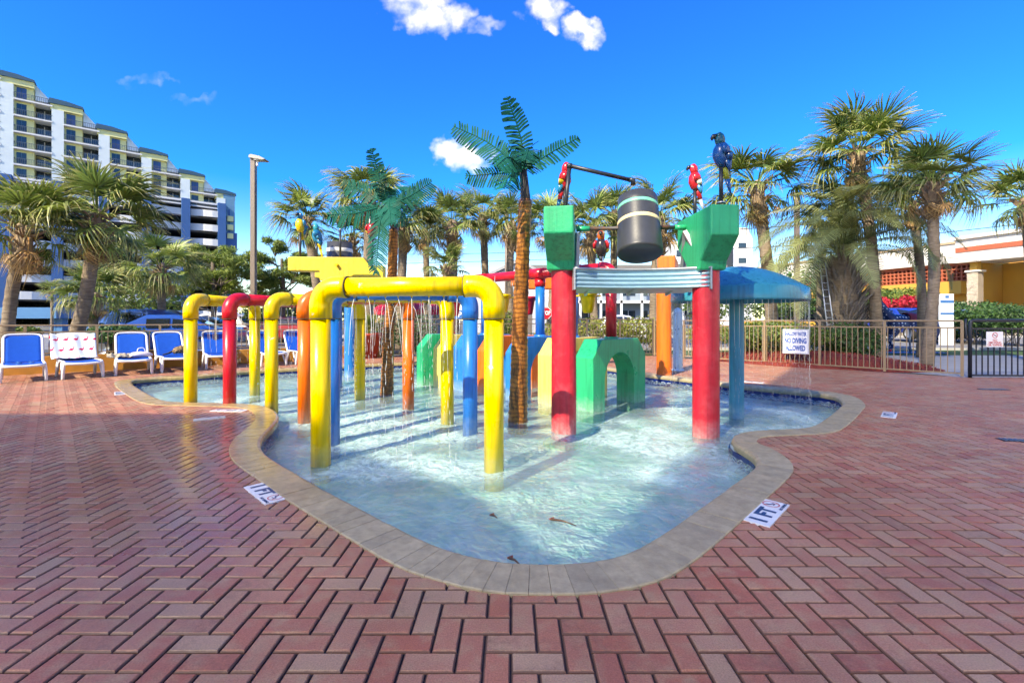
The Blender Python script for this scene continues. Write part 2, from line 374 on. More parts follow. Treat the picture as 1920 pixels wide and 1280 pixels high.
# ---- herringbone pavers
def brick_mat(name, rand):
    m = bpy.data.materials.new(name); m.use_nodes = True; t = NT(m.node_tree)
    p = t.n('ShaderNodeBsdfPrincipled'); o = t.n('ShaderNodeOutputMaterial'); t.l(p.outputs[0], o.inputs[0])
    geo = t.n('ShaderNodeNewGeometry'); P = geo.outputs['Position']
    if rand == 'object': r = t.n('ShaderNodeObjectInfo').outputs['Random']
    else: r = geo.outputs['Random Per Island']
    c = t.ramp(r, [(0.0, (0.42, 0.14, 0.085)), (0.16, (0.45, 0.19, 0.12)), (0.34, (0.45, 0.22, 0.14)), (0.50, (0.44, 0.17, 0.105)), (0.64, (0.45, 0.245, 0.155)), (0.78, (0.45, 0.275, 0.175)), (0.9, (0.39, 0.12, 0.08)), (1.0, (0.44, 0.19, 0.12))])
    # blended two-tone pavers: a drifting buff cast inside each brick
    n1 = t.noise(P, 9, 4, 0.6)
    c = t.mix(t.ramp(n1, [(0.46, (0, 0, 0)), (0.72, (0.75,)*3)]), c, (0.44, 0.285, 0.165))
    n2 = t.noise(P, 1.1, 2, 0.6)
    c = t.mix(1.0, c, t.ramp(n2, [(0.3, (0.82, 0.80, 0.80)), (0.7, (1.12, 1.10, 1.12))]), 'MULTIPLY')
    fine = t.noise(P, 160, 1, 0.7)
    c = t.mix(1.0, c, t.ramp(fine, [(0.3, (0.80,)*3), (0.7, (1.15,)*3)]), 'MULTIPLY')
    stain = t.noise(P, 2.7, 3, 0.7)
    c = t.mix(t.ramp(stain, [(0.67, (0, 0, 0)), (0.74, (0.55,)*3)]), c, (0.24, 0.09, 0.03))
    # water splashed out of the pool lies on the left side of the deck
    d1 = t.vmath('SUBTRACT', P, (-2.6, 4.4, 0)); L = t.n('ShaderNodeVectorMath', operation='LENGTH'); t.l(d1, L.inputs[0])
    wetf = t.n('ShaderNodeMapRange', interpolation_type='SMOOTHSTEP'); t.l(t.math('ADD', L.outputs['Value'], t.math('MULTIPLY', t.noise(P, 1.6, 4), 2.4)), wetf.inputs[0])
    wetf.inputs[1].default_value = 4.4; wetf.inputs[2].default_value = 2.6
    wet = wetf.outputs[0]
    c = t.mix(t.math('MULTIPLY', wet, 0.5), c, t.mix(1.0, c, (0.62, 0.58, 0.58), 'MULTIPLY'))
    sz = t.n('ShaderNodeSeparateXYZ'); t.l(P, sz.inputs[0])   # dirt packed along the worn edges and in the joints
    dj = t.n('ShaderNodeMapRange'); t.l(t.math('ADD', sz.outputs[2], t.math('MULTIPLY', t.math('SUBTRACT', t.noise(P, 35, 2), 0.5), 0.004)), dj.inputs[0]); dj.inputs[1].default_value = -0.0005; dj.inputs[2].default_value = -0.0045
    c = t.mix(t.math('MULTIPLY', dj.outputs[0], 0.9), c, (0.12, 0.065, 0.05))
    t.l(c, p.inputs['Base Color'])
    dry = t.math('ADD', t.math('MULTIPLY', t.noise(P, 2.2, 5), 0.35), 0.30)
    ro = t.n('ShaderNodeMix'); ro.data_type = 'FLOAT'; t.l(wet, ro.inputs[0]); t.l(dry, ro.inputs[2]); t.l(t.math('ADD', t.math('MULTIPLY', t.noise(P, 7, 4), 0.22), 0.10), ro.inputs[3])
    t.l(ro.outputs[0], p.inputs['Roughness']); t.l(t.math('ADD', t.math('MULTIPLY', wet, 0.3), 0.22), p.inputs['Specular IOR Level'])
    b = t.n('ShaderNodeBump'); b.inputs['Distance'].default_value = 0.004; t.l(t.noise(P, 120, 2, 0.7), b.inputs['Height'])
    bs = t.math('SUBTRACT', 0.42, t.math('MULTIPLY', wet, 0.34)); t.l(bs, b.inputs['Strength'])
    t.l(b.outputs[0], p.inputs['Normal'])
    return m
BRO, BRI = brick_mat('clay_paver', 'object'), brick_mat('clay_paver_field', 'island')
U = 0.1; X0, Y0 = -0.004, 1.628
gap, ch = 0.0036, 0.0065
def brick_geo(hw, hd):
    a, b = hw-gap, hd-gap
    vs = [(-a, -b, -0.03), (a, -b, -0.03), (a, b, -0.03), (-a, b, -0.03), (-a, -b, -ch), (a, -b, -ch), (a, b, -ch), (-a, b, -ch),
          (-a+ch, -b+ch, 0), (a-ch, -b+ch, 0), (a-ch, b-ch, 0), (-a+ch, b-ch, 0)]
    fs = [(8, 9, 10, 11), (4, 5, 9, 8), (5, 6, 10, 9), (6, 7, 11, 10), (7, 4, 8, 11), (0, 1, 5, 4), (1, 2, 6, 5), (2, 3, 7, 6), (3, 0, 4, 7)]
    return vs, fs
hv, hf = brick_geo(0.1, 0.05); vv, vf = brick_geo(0.05, 0.1)
cells = []
for j in range(-9, 146):
    for i in range(-147, 155):
        k = (i+j) % 4
        if k == 0: cells.append((X0+(i+1)*U, Y0+(j+0.5)*U, 0))
        elif k == 2: cells.append((X0+(i+0.5)*U, Y0+(j+1)*U, 1))
cells = np.array(cells)
hx = np.where(cells[:, 2] == 0, 0.1, 0.05); hy = np.where(cells[:, 2] == 0, 0.05, 0.1)
keep = inside(cells[:, :2], DECK)
INO = offset(OUT, CW-0.055)
for sx in (-1, 0, 1):
    for sy in (-1, 0, 1):
        keep &= ~inside(np.c_[cells[:, 0]+sx*hx, cells[:, 1]+sy*hy], INO)
cells = cells[keep]
outp = np.array([(p.x, p.y) for p in OUT])
vis = (np.abs(cells[:, 0]) < cells[:, 1]*(960/F)+0.02) & (cells[:, 1] > 1.56) & ~inside(cells[:, :2], offset(OUT, 0.03))
order = np.argsort(cells[:, 1]+np.where(vis, 0, 100)); near = set(order[:300].tolist())
meh = bpy.data.meshes.new('brick_lengthwise'); meh.from_pydata(hv, [], hf); meh.materials.append(BRO)
mev = bpy.data.meshes.new('brick_upright'); mev.from_pydata(vv, [], vf); mev.materials.append(BRO)
rng = np.random.RandomState(3)
vs = []; fs = []; base = 0
H_, V_ = np.array(hv), np.array(vv)
for n, (x, y, k) in enumerate(cells):
    dz = rng.normal(0, 0.0006); tx, ty = rng.normal(0, 0.005, 2)
    if n in near:
        inst('brick', meh if k == 0 else mev, deck, (x, y, dz), (tx, ty, rng.normal(0, 0.004)))
    else:
        g = (H_ if k == 0 else V_).copy(); g[:, 2] += dz + g[:, 0]*ty*-1 + g[:, 1]*tx; g[:, 0] += x; g[:, 1] += y
        vs.append(g); fs.append(np.array(hf)+base); base += 12
me = bpy.data.meshes.new('paver_field'); me.from_pydata(np.concatenate(vs).tolist(), [], np.concatenate(fs).tolist()); me.materials.append(BRI)
o = inst('paver_field', me, deck); o['kind'] = 'stuff'

# ---- pool: coping stones, tile band, basin, water
pool = thing('pool', 'freeform splash pool', 'pool'); del pool['category']; del pool['label']; kind(pool, 'structure')
def cop_mat():
    m = bpy.data.materials.new('coping_stone'); m.use_nodes = True; t = NT(m.node_tree)
    p = t.n('ShaderNodeBsdfPrincipled'); o = t.n('ShaderNodeOutputMaterial'); t.l(p.outputs[0], o.inputs[0])
    geo = t.n('ShaderNodeNewGeometry'); P = geo.outputs['Position']
    r = geo.outputs['Random Per Island']; r2 = t.n('ShaderNodeObjectInfo').outputs['Random']
    rr = t.math('FRACT', t.math('ADD', r, r2))
    c = t.ramp(rr, [(0, (0.38, 0.31, 0.19)), (0.4, (0.45, 0.37, 0.23)), (0.75, (0.41, 0.335, 0.205)), (1, (0.35, 0.29, 0.185))])
    sx = t.n('ShaderNodeSeparateXYZ'); t.l(P, sx.inputs[0])
    left = t.n('ShaderNodeMapRange'); t.l(t.math('ADD', sx.outputs[0], t.math('MULTIPLY', t.noise(P, 1.2, 3), 1.2)), left.inputs[0]); left.inputs[1].default_value = -0.3; left.inputs[2].default_value = -1.8
    c = t.mix(left.outputs[0], c, t.mix(1.0, c, (1.10, 0.96, 0.72), 'MULTIPLY'))
    c = t.mix(1.0, c, t.ramp(t.noise(P, 14, 6, 0.7), [(0.3, (0.72,)*3), (0.7, (1.15,)*3)]), 'MULTIPLY')
    algae = t.n('ShaderNodeMapRange'); t.l(t.math('ADD', sx.outputs[2], t.math('MULTIPLY', t.noise(P, 9, 4), 0.03)), algae.inputs[0]); algae.inputs[1].default_value = 0.0; algae.inputs[2].default_value = -0.05
    c = t.mix(t.math('MULTIPLY', algae.outputs[0], 0.55), c, (0.17, 0.15, 0.06))
    t.l(c, p.inputs['Base Color'])
    ro = t.n('ShaderNodeMapRange'); t.l(left.outputs[0], ro.inputs[0]); ro.inputs[3].default_value = 0.6; ro.inputs[4].default_value = 0.2
    t.l(ro.outputs[0], p.inputs['Roughness'])
    b = t.n('ShaderNodeBump'); b.inputs['Strength'].default_value = 0.3; b.inputs['Distance'].default_value = 0.004; t.l(t.noise(P, 60, 5, 0.7), b.inputs['Height']); t.l(b.outputs[0], p.inputs['Normal'])
    return m
COP = cop_mat()
sec = [(0, -0.03), (0, 0.006), (0.006, 0.011), (CW-0.035, 0.011), (CW-0.012, 0.003), (CW, -0.018), (CW, -0.066), (CW-0.02, -0.072)]
N = len(OUT); stones = []
nrm = [(INN[i]-OUT[i]) for i in range(N)]
def stone_geo(i):
    e = 0.010
    j = (i+1) % N; vs = []
    for (A, B, nA, nB, u) in ((OUT[i], OUT[j], nrm[i], nrm[j], e), (OUT[i], OUT[j], nrm[i], nrm[j], 1-e)):
        p = A.lerp(B, u); q = nA.lerp(nB, u)
        for d, z in sec: vs.append(p+q*(d/CW)+Vector((0, 0, z)))
    m = len(sec); fs = [(k, k+1, m+k+1, m+k) for k in range(m-1)]+[tuple(range(m)), tuple(range(2*m-1, m-1, -1))]
    return vs, fs
order = sorted(range(N), key=lambda i: OUT[i].length)
near = set(order[:300]); far = MB()
for i in range(N):
    g = stone_geo(i)
    if i in near:
        c = (OUT[i]+INN[i])/2; dz = random.gauss(0, 0.0008)
        mb = MB().add([p-c for p in g[0]], g[1]); ob = mb.build('coping_stone', COP, pool); ob.location = (c.x, c.y, c.z+dz)
    else: far.add(*g)
o = far.build('far_coping', COP, pool); o['kind'] = 'stuff'

def tile_mat():
    m = bpy.data.materials.new('blue_pool_tile'); m.use_nodes = True; t = NT(m.node_tree)
    p = t.n('ShaderNodeBsdfPrincipled'); o = t.n('ShaderNodeOutputMaterial'); t.l(p.outputs[0], o.inputs[0])
    tcn = t.n('ShaderNodeTexCoord'); s = t.n('ShaderNodeSeparateXYZ'); t.l(tcn.outputs['Object'], s.inputs[0]); x, z = s.outputs[0], s.outputs[2]
    def arc(cx, cz, r, wd):
        dx = t.math('SUBTRACT', x, cx); dz = t.math('SUBTRACT', z, cz)
        d = t.math('SQRT', t.math('ADD', t.math('MULTIPLY', dx, dx), t.math('MULTIPLY', dz, dz)))
        return t.math('LESS_THAN', t.math('ABSOLUTE', t.math('SUBTRACT', d, r)), wd)
    f = t.math('MAXIMUM', arc(0, 0.065, 0.10, 0.006), t.math('MAXIMUM', arc(-0.075, -0.065, 0.085, 0.0045), arc(0.075, -0.065, 0.085, 0.0045)))
    c = t.mix(f, (0.006, 0.020, 0.13), (0.55, 0.62, 0.66)); t.l(c, p.inputs['Base Color']); p.inputs['Roughness'].default_value = 0.12
    return m
TILE = tile_mat()
TL = resample([p for p in offset(OUT, CW-0.012)], 0.152)
mt = MB().box((-0.0735, -0.006, -0.07), (0.0735, 0.006, 0.07)).mesh('tile', TILE)
wallm = mat('grout', (0.45, 0.46, 0.46), 0.8)
for i in range(len(TL)):
    a, b = TL[i], TL[(i+1) % len(TL)]; c = (a+b)/2
    inst('tile', mt, pool, (c.x, c.y, -0.142), (0, 0, math.atan2(b.y-a.y, b.x-a.x)))
mb = MB(); WL = offset(OUT, CW-0.03); n = len(WL)
mb.add([(p.x, p.y, -0.04) for p in WL]+[(p.x, p.y, FZ-0.02) for p in WL], [(i, (i+1) % n, (i+1) % n+n, i+n) for i in range(n)], True)
mb.build('pool_wall', mat('pool_plaster_wall', (0.55, 0.66, 0.66), 0.7, var=0.1), pool)
def floor_mat():
    m = bpy.data.materials.new('pool_plaster'); m.use_nodes = True; t = NT(m.node_tree)
    p = t.n('ShaderNodeBsdfPrincipled'); o = t.n('ShaderNodeOutputMaterial'); t.l(p.outputs[0], o.inputs[0])
    P = t.n('ShaderNodeNewGeometry').outputs['Position']
    c = t.ramp(t.noise(P, 1.3, 5, 0.6), [(0.3, (0.44, 0.74, 0.66)), (0.7, (0.56, 0.80, 0.72))])
    c = t.mix(t.ramp(t.noise(P, 7, 5, 0.65), [(0.62, (0, 0, 0)), (0.8, (0.35,)*3)]), c, (0.62, 0.58, 0.42))
    t.l(c, p.inputs['Base Color']); p.inputs['Roughness'].default_value = 0.8
    return m
sheet([(p.x, p.y) for p in WL], FZ, 'pool_floor', floor_mat(), pool)

# ---- water, a rippled sheet
JETS = []          # filled by the spray frames: (x, y, strength)
def water_mat():
    m = bpy.data.materials.new('pool_water'); m.use_nodes = True; t = NT(m.node_tree)
    o = t.n('ShaderNodeOutputMaterial'); geo = t.n('ShaderNodeNewGeometry'); P = geo.outputs['Position']
    flat = t.vmath('MULTIPLY', P, (1, 1, 0))
    wv = t.n('ShaderNodeTexNoise'); wv.inputs['Scale'].default_value = 2.2; wv.inputs['Detail'].default_value = 3; t.l(flat, wv.inputs['Vector'])
    wp = t.vmath('ADD', flat, t.vmath('MULTIPLY', t.vmath('SUBTRACT', wv.outputs['Color'], (.5, .5, .5)), (0.35, 0.35, 0)))
    b1 = t.noise(wp, 9, 3, 0.55, 0.6); b2 = t.noise(flat, 26, 3, 0.6)
    hgt = t.math('ADD', b1, t.math('MULTIPLY', b2, 0.35))
    bp = t.n('ShaderNodeBump'); bp.inputs['Strength'].default_value = 0.5; bp.inputs['Distance'].default_value = 0.05; t.l(hgt, bp.inputs['Height'])
    # caustic light put into the tint: a cell pattern, clearer along its edges
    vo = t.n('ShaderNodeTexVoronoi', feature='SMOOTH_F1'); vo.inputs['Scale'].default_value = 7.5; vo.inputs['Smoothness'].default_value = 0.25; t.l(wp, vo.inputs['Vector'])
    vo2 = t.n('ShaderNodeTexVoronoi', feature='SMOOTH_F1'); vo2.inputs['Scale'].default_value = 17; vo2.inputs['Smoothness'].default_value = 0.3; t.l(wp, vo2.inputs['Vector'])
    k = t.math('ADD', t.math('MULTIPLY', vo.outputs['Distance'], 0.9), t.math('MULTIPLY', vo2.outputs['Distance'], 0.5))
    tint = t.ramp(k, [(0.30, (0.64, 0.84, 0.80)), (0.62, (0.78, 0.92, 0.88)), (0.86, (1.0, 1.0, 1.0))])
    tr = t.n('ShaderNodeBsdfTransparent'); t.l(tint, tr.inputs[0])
    gl = t.n('ShaderNodeBsdfGlossy'); gl.inputs['Roughness'].default_value = 0.06; t.l(bp.outputs[0], gl.inputs['Normal']); gl.inputs['Color'].default_value = (1, 1, 1, 1)
    fr = t.n('ShaderNodeFresnel'); fr.inputs['IOR'].default_value = 1.33; t.l(bp.outputs[0], fr.inputs['Normal'])
    mx = t.n('ShaderNodeMixShader'); t.l(t.math('MULTIPLY', fr.outputs[0], 0.85), mx.inputs[0]); t.l(tr.outputs[0], mx.inputs[1]); t.l(gl.outputs[0], mx.inputs[2])
    # stirred-up bubbles where the jets fall
    at_ = t.n('ShaderNodeAttribute', attribute_name='churn')
    fo = t.math('MULTIPLY', at_.outputs['Fac'], t.ramp(t.noise(wp, 11, 6, 0.7, 0.8), [(0.38, (0.10,)*3), (0.70, (1,)*3)]), clamp=True)
    df = t.n('ShaderNodeBsdfDiffuse'); df.inputs['Color'].default_value = (0.56, 0.78, 0.75, 1); t.l(bp.outputs[0], df.inputs['Normal'])
    fo = t.math('ADD', fo, 0.15, clamp=True)               # the water itself is cloudy with fine bubbles
    mx2 = t.n('ShaderNodeMixShader'); t.l(fo, mx2.inputs[0]); t.l(mx.outputs[0], mx2.inputs[1]); t.l(df.outputs[0], mx2.inputs[2])
    t.l(mx2.outputs[0], o.inputs[0])
    return m
def build_water():
    xs = np.arange(-8.6, 6.2, 0.07); ys = np.arange(1.9, 14.4, 0.07)
    gx, gy = np.meshgrid(xs, ys); p = np.c_[gx.ravel(), gy.ravel()]
    z = np.zeros(len(p)); rg = np.random.RandomState(5)
    for _ in range(46):
        L = rg.uniform(0.22, 0.9); a = rg.uniform(0, 2*PI); z += math.sqrt(L)*0.0022*np.sin(2*PI/L*(p[:, 0]*math.cos(a)+p[:, 1]*math.sin(a))+rg.uniform(0, 6.3))
    churn = np.zeros(len(p))
    for (jx, jy, s) in JETS:
        d = np.hypot(p[:, 0]-jx, p[:, 1]-jy)
        churn += s*np.exp(-(d/0.17)**2); z += 0.006*s*np.cos(d*2*PI/0.14)*np.exp(-d/0.28)
    churn = np.clip(churn, 0, 0.75)
    ins = inside(p, offset(OUT, CW-0.02)); nx = len(xs)
    idx = np.arange(len(p)).reshape(gx.shape)
    q = np.c_[idx[:-1, :-1].ravel(), idx[:-1, 1:].ravel(), idx[1:, 1:].ravel(), idx[1:, :-1].ravel()]
    q = q[ins[q].any(axis=1)]
    # snap the outermost points that fall outside onto the wall line
    used = np.unique(q); wl = np.array([(a.x, a.y) for a in offset(OUT, CW-0.02)])
    for i in used[~ins[used]]:
        d = np.hypot(wl[:, 0]-p[i, 0], wl[:, 1]-p[i, 1]); p[i] = wl[d.argmin()]
    re = -np.ones(len(p), int); re[used] = np.arange(len(used))
    me = bpy.data.meshes.new('pool_water'); me.from_pydata(np.c_[p[used], WZ+z[used]].tolist(), [], re[q].tolist())
    at_ = me.attributes.new('churn', 'FLOAT', 'POINT'); at_.data.foreach_set('value', churn[used].astype(np.float32))
    me.polygons.foreach_set('use_smooth', [True]*len(me.polygons)); me.materials.append(water_mat())
    kind(inst('pool_water', me), 'structure')

# ---- 1 FT deck markers and other flush fittings
PLATE = mat('white_marker_tile', (0.78, 0.79, 0.80), 0.25, var=0.06, vscale=20)
NAVY = mat('navy_print', (0.012, 0.055, 0.16), 0.4); REDP = mat('red_print', (0.55, 0.02, 0.04), 0.4); BLUEP = mat('blue_print', (0.02, 0.10, 0.40), 0.5)
def ring(mb, c, r, wd, ax=(1, 0, 0), ay=(0, 1, 0), n=28, sx=1.0):
    ax, ay, c = Vector(ax), Vector(ay), Vector(c)
    vs = []; 
    for i in range(n):
        a = 2*PI*i/n
        for q in (r, r-wd): vs.append(c+ax*(math.cos(a)*q*sx)+ay*(math.sin(a)*q))
    mb.add(vs, [(2*i, 2*((i+1) % n), 2*((i+1) % n)+1, 2*i+1) for i in range(n)])
def bar(mb, a, b, wd, up=(0, 0, 1)):
    a, b = Vector(a), Vector(b); s = (b-a).cross(Vector(up)).normalized()*wd/2
    mb.add([a-s, b-s, b+s, a+s], [(0, 1, 2, 3)])
def marker(center, right, label, full=True):
    """right = reading direction on the ground"""
    rz = math.atan2(right[1], right[0])
    t = thing('depth_marker', label, 'depth marker', (center[0], center[1], 0.0), rz, 'depth markers set in the deck')
    for k in range(3):
        MB().box((-0.2295+0.153*k+0.001, -0.075, -0.01), (-0.2295+0.153*(k+1)-0.001, 0.075, 0.006)).build('tile', PLATE, t)
    if full:
        z = 0.0075
        text('1 FT', 0.135, NAVY, t, (-0.070, 0, z), (0, 0, 0), 0.006, fit=(0.25, 0.105))
        mb = MB(); ring(mb, (0.152, 0.018, z), 0.052, 0.007); bar(mb, (0.117, 0.053, z), (0.187, -0.017, z), 0.006); mb.build('no_diving_ring', REDP, t)
        mb = MB(); bar(mb, (0.125, 0.03, z+0.0006), (0.175, 0.008, z+0.0006), 0.01); bar(mb, (0.135, 0.0, z+0.0006), (0.172, 0.0, z+0.0006), 0.006); bar(mb, (0.140, 0.034, z+0.0006), (0.134, 0.045, z+0.0006), 0.010); mb.build('diver_print', NAVY, t)
        text('NO DIVING', 0.026, NAVY, t, (0.152, -0.055, z), (0, 0, 0), 0.0006)
    return t
def dirn(a, b): d = Vector((b[0]-a[0], b[1]-a[1])); d.normalize(); return d
marker((-1.775, 3.31), dirn((-1.89, 3.52), (-1.56, 3.20)), 'white 1 FT depth marker on the wet left deck nearest the viewer')
marker((1.65, 2.975), dirn((1.44, 2.86), (1.76, 3.19)), 'white 1 FT depth marker on the right deck nearest the viewer')
marker((4.95, 6.04), dirn((4.5, 5.75), (5.0, 6.3)), 'white depth marker beside the right bulge of the pool')
marker(G(430, 769.5), dirn((-3.6, 6.2), (-4.3, 6.25)), 'white depth marker behind the wet coping tip on the left deck')
marker(G(1408, 716), dirn((4.5, 9.3), (5, 8.9)), 'white depth marker on the deck beyond the blue mushroom')
marker(G(225, 737), dirn((-6.2, 7.2), (-6.9, 8.0)), 'white depth marker at the far left end of the pool', True)
sk = thing('skimmer_lid', 'plain pale skimmer lid in the wet left deck', 'skimmer lid', (*G(393, 785), 0), R(35))
MB().box((-0.17, -0.06, -0.01), (0.17, 0.06, 0.012)).build('lid', mat('old_white_lid', (0.55, 0.54, 0.50), 0.6, var=0.2, vscale=20), sk, bevel=0.006)
MB().lathe([(0.0, 0.0135), (0.015, 0.0135), (0.015, 0.011)], (0.1, 0, 0), 10).build('finger_hole', DKPIPE, sk)
def drain(x, y, L, rz, label):
    t = thing('drain_grate', label, 'drain grate', (*G(x, y), 0), rz, 'drain grates in the right deck')
    MB().box((-L/2, -0.06, -0.01), (L/2, 0.06, 0.006)).build('channel', mat('drain_dark', (0.01, 0.012, 0.02), 0.6), t)
    me = MB().box((-0.010, -0.055, 0.004), (0.010, 0.055, 0.011)).mesh('slot_bar', mat('blue_grey_grate', (0.10, 0.15, 0.24), 0.4))
    for i in range(int(L/0.045)): inst('bar', me, t, (-L/2+0.03+i*0.045, 0, 0))
drain(1863, 730, 0.48, -0.05, 'small blue grey drain grate near the black gate')
drain(1912, 826, 0.34, -0.25, 'blue grey drain grate at the right edge of the frame')

# ---- fences
def place_rail_fence(name, label, P, z0, z1, m, post_px=None, nposts=5, pick=0.115, rail2=True, group='pool fences', base=None):
    P = [Vector((*p, 0)) for p in P]
    t = thing(name, label, 'fence', (P[0].x, P[0].y, 0), 0, group); o0 = P[0]
    pk = MB().box((-0.008, -0.008, 0), (0.008, 0.008, 1)).mesh('picket', m)
    ps = MB().box((-0.026, -0.026, 0), (0.026, 0.026, 1)).mesh('post', m)
    for a, b in zip(P, P[1:]):
        d = b-a; L = d.length; ang = math.atan2(d.y, d.x); mid = (a+b)/2-o0
        M = Matrix.Translation(mid) @ Matrix.Rotation(ang, 4, 'Z')
        MB().box((-L/2-0.02, -0.03, z1-0.035), (L/2+0.02, 0.03, z1), M).build('top_rail', m, t, bevel=0.01)
        MB().box((-L/2, -0.014, z1-0.185), (L/2, 0.014, z1-0.155), M).build('rail', m, t)
        MB().box((-L/2, -0.014, z0+0.05), (L/2, 0.014, z0+0.08), M).build('rail', m, t)
        npst = max(1, round(L/1.22)); 
        for i in range(npst+1):
            p = a+d*(i/npst)-o0; inst('post', ps, t, (p.x, p.y, z0), (0, 0, ang), (1, 1, z1-0.03-z0))
        npk = round(L/pick)
        for i in range(1, npk):
            p = a+d*(i/npk)-o0; inst('picket', pk, t, (p.x, p.y, z0+0.06), (0, 0, ang), (1, 1, z1-0.17-z0-0.06))
    return t
wallline = [(-14.5, 7.99), (-12.2, 9.75), (-4.4, 15.7)]
t = thing('low_wall', 'low ochre stucco wall behind the row of loungers', 'wall', (-12.2, 9.75, 0))
for a, b in zip(wallline, wallline[1:]):
    a, b = Vector((*a, 0)), Vector((*b, 0)); d = b-a
    M = Matrix.Translation((a+b)/2-Vector((-12.2, 9.75, 0))) @ Matrix.Rotation(math.atan2(d.y, d.x), 4, 'Z'); L = d.length
    MB().box((-L/2, -0.02, -0.02), (L/2, 0.18, 0.40), M).build('wall_section', OCHRE, t, bevel=0.012)
place_rail_fence('picket_fence', 'tan picket fence on the low wall behind the blue loungers', [(-14.5+.05, 8.05), (-12.2+.05, 9.82), (-4.35, 15.79)], 0.40, 1.135, TAN)
place_rail_fence('picket_fence', 'dark bronze picket fence across the back of the pool', [(-4.3, 15.8), (4.9, 16.0)], 0.02, 1.29, TAND)
rf = place_rail_fence('picket_fence', 'tan picket fence carrying the no diving sign on the right', [(4.95, 15.95), (6.2, 13.9), (9.78, 10.0)], 0.02, 1.245, TAN)
# black gate
gt = thing('pool_gate', 'black metal swing gate at the right edge', 'gate', (9.93, 9.98, 0), -0.05)
MB().tube([(0, 0, 0.0), (0, 0, 1.17), (0.02, 0, 1.22), (0.06, 0, 1.235), (2.6, 0, 1.235)], 0.035, 10).build('frame', GATE, gt)
MB().box((0.0, -0.016, 1.04), (2.6, 0.016, 1.075)).build('rail', GATE, gt); MB().box((0.0, -0.016, 0.03), (2.6, 0.016, 0.065)).build('rail', GATE, gt)
pk = MB().box((-0.009, -0.009, 0.05), (0.009, 0.009, 1.05)).mesh('picket', GATE)
for i in range(21): inst('picket', pk, gt, (0.13+0.122*i, 0, 0))
MB().tube([(-0.09, 0, 1.28), (-0.09, 0, 0.86), (-0.06, 0, 0.83), (0, 0, 0.83)], 0.022, 8).build('latch_post', GATE, gt)
# signs
d = Vector((9.78-6.2, 10.0-13.9, 0)).normalized(); nrmv = Vector((d.y, -d.x, 0)); 
if nrmv.dot(Vector((0, 0, 0))-Vector((6.2, 13.9, 0))) < 0: nrmv = -nrmv
def on_fence(px): # intersection of a view ray with the right fence
    k = (px-CX)/F; a = Vector((6.2, 13.9)); 
    s = (a.x-k*a.y)/(k*d.y-d.x); return Vector((a.x+d.x*s, a.y+d.y*s, 0))
c = on_fence(1492.5)+nrmv*0.045; zc = H0+(HY-640)/F*c.y
rz = math.atan2(-nrmv.x, nrmv.y)+PI; rz = math.atan2(d.y, d.x)
if Vector((math.sin(rz), -math.cos(rz), 0)).dot(nrmv) < 0: rz += PI
sg = thing('no_diving_sign', 'white sign reading shallow water no diving allowed on the fence', 'sign', (c.x, c.y, zc), rz)
hw = 0.345/2*1.45*1.24; hh = 46/F*c.y/2
WSIGN = mat('white_sign', (0.80, 0.82, 0.84), 0.4, var=0.04)
MB().box((-hw, -0.006, -hh), (hw, 0.006, hh)).build('panel', WSIGN, sg, bevel=0.003)
mb = MB()
for (x0, x1, z0, z1) in ((-hw+.012, hw-.012, hh-.02, hh-.012), (-hw+.012, hw-.012, -hh+.012, -hh+.02), (-hw+.012, -hw+.02, -hh+.0205, hh-.0205), (hw-.02, hw-.012, -hh+.0205, hh-.0205)):
    mb.add([(x0, -0.0075, z0), (x1, -0.0075, z0), (x1, -0.0075, z1), (x0, -0.0075, z1)], [(0, 1, 2, 3)])
mb.build('border', NAVY, sg)
for s_, z_, fw, fh in (('SHALLOW WATER', 0.60, 0.84, 0.34), ('NO DIVING', 0.04, 0.84, 0.46), ('ALLOWED', -0.56, 0.76, 0.46)):
    text(s_, 0.2, BLUEP, sg, (0, -0.0078, z_*hh), (R(90), 0, 0), 0.010, fit=(fw*2*hw, fh*hh))
ns = thing('no_smoking_sign', 'small white no smoking or vaping sign on the black gate', 'sign', tuple(at(1865, 636, 9.86)))
MB().box((-0.18, -0.005, -0.165), (0.18, 0.005, 0.165)).build('panel', WSIGN, ns, bevel=0.003)
mb = MB(); ring(mb, (0, -0.0065, 0.085), 0.06, 0.012, (1, 0, 0), (0, 0, 1)); bar(mb, (-0.045, -0.0065, 0.125), (0.045, -0.0065, 0.045), 0.011, (0, 1, 0)); mb.build('prohibition_ring', REDP, ns)
mb = MB(); bar(mb, (-0.035, -0.0072, 0.085), (0.035, -0.0072, 0.085), 0.012, (0, 1, 0)); mb.build('cigarette_print', NAVY, ns)
for i, s_ in enumerate(('NO', 'SMOKING', 'OR VAPING')): text(s_, 0.068, REDP, ns, (0, -0.0066, -0.02-0.052*i), (R(90), 0, 0), 0.001, sx=0.9)
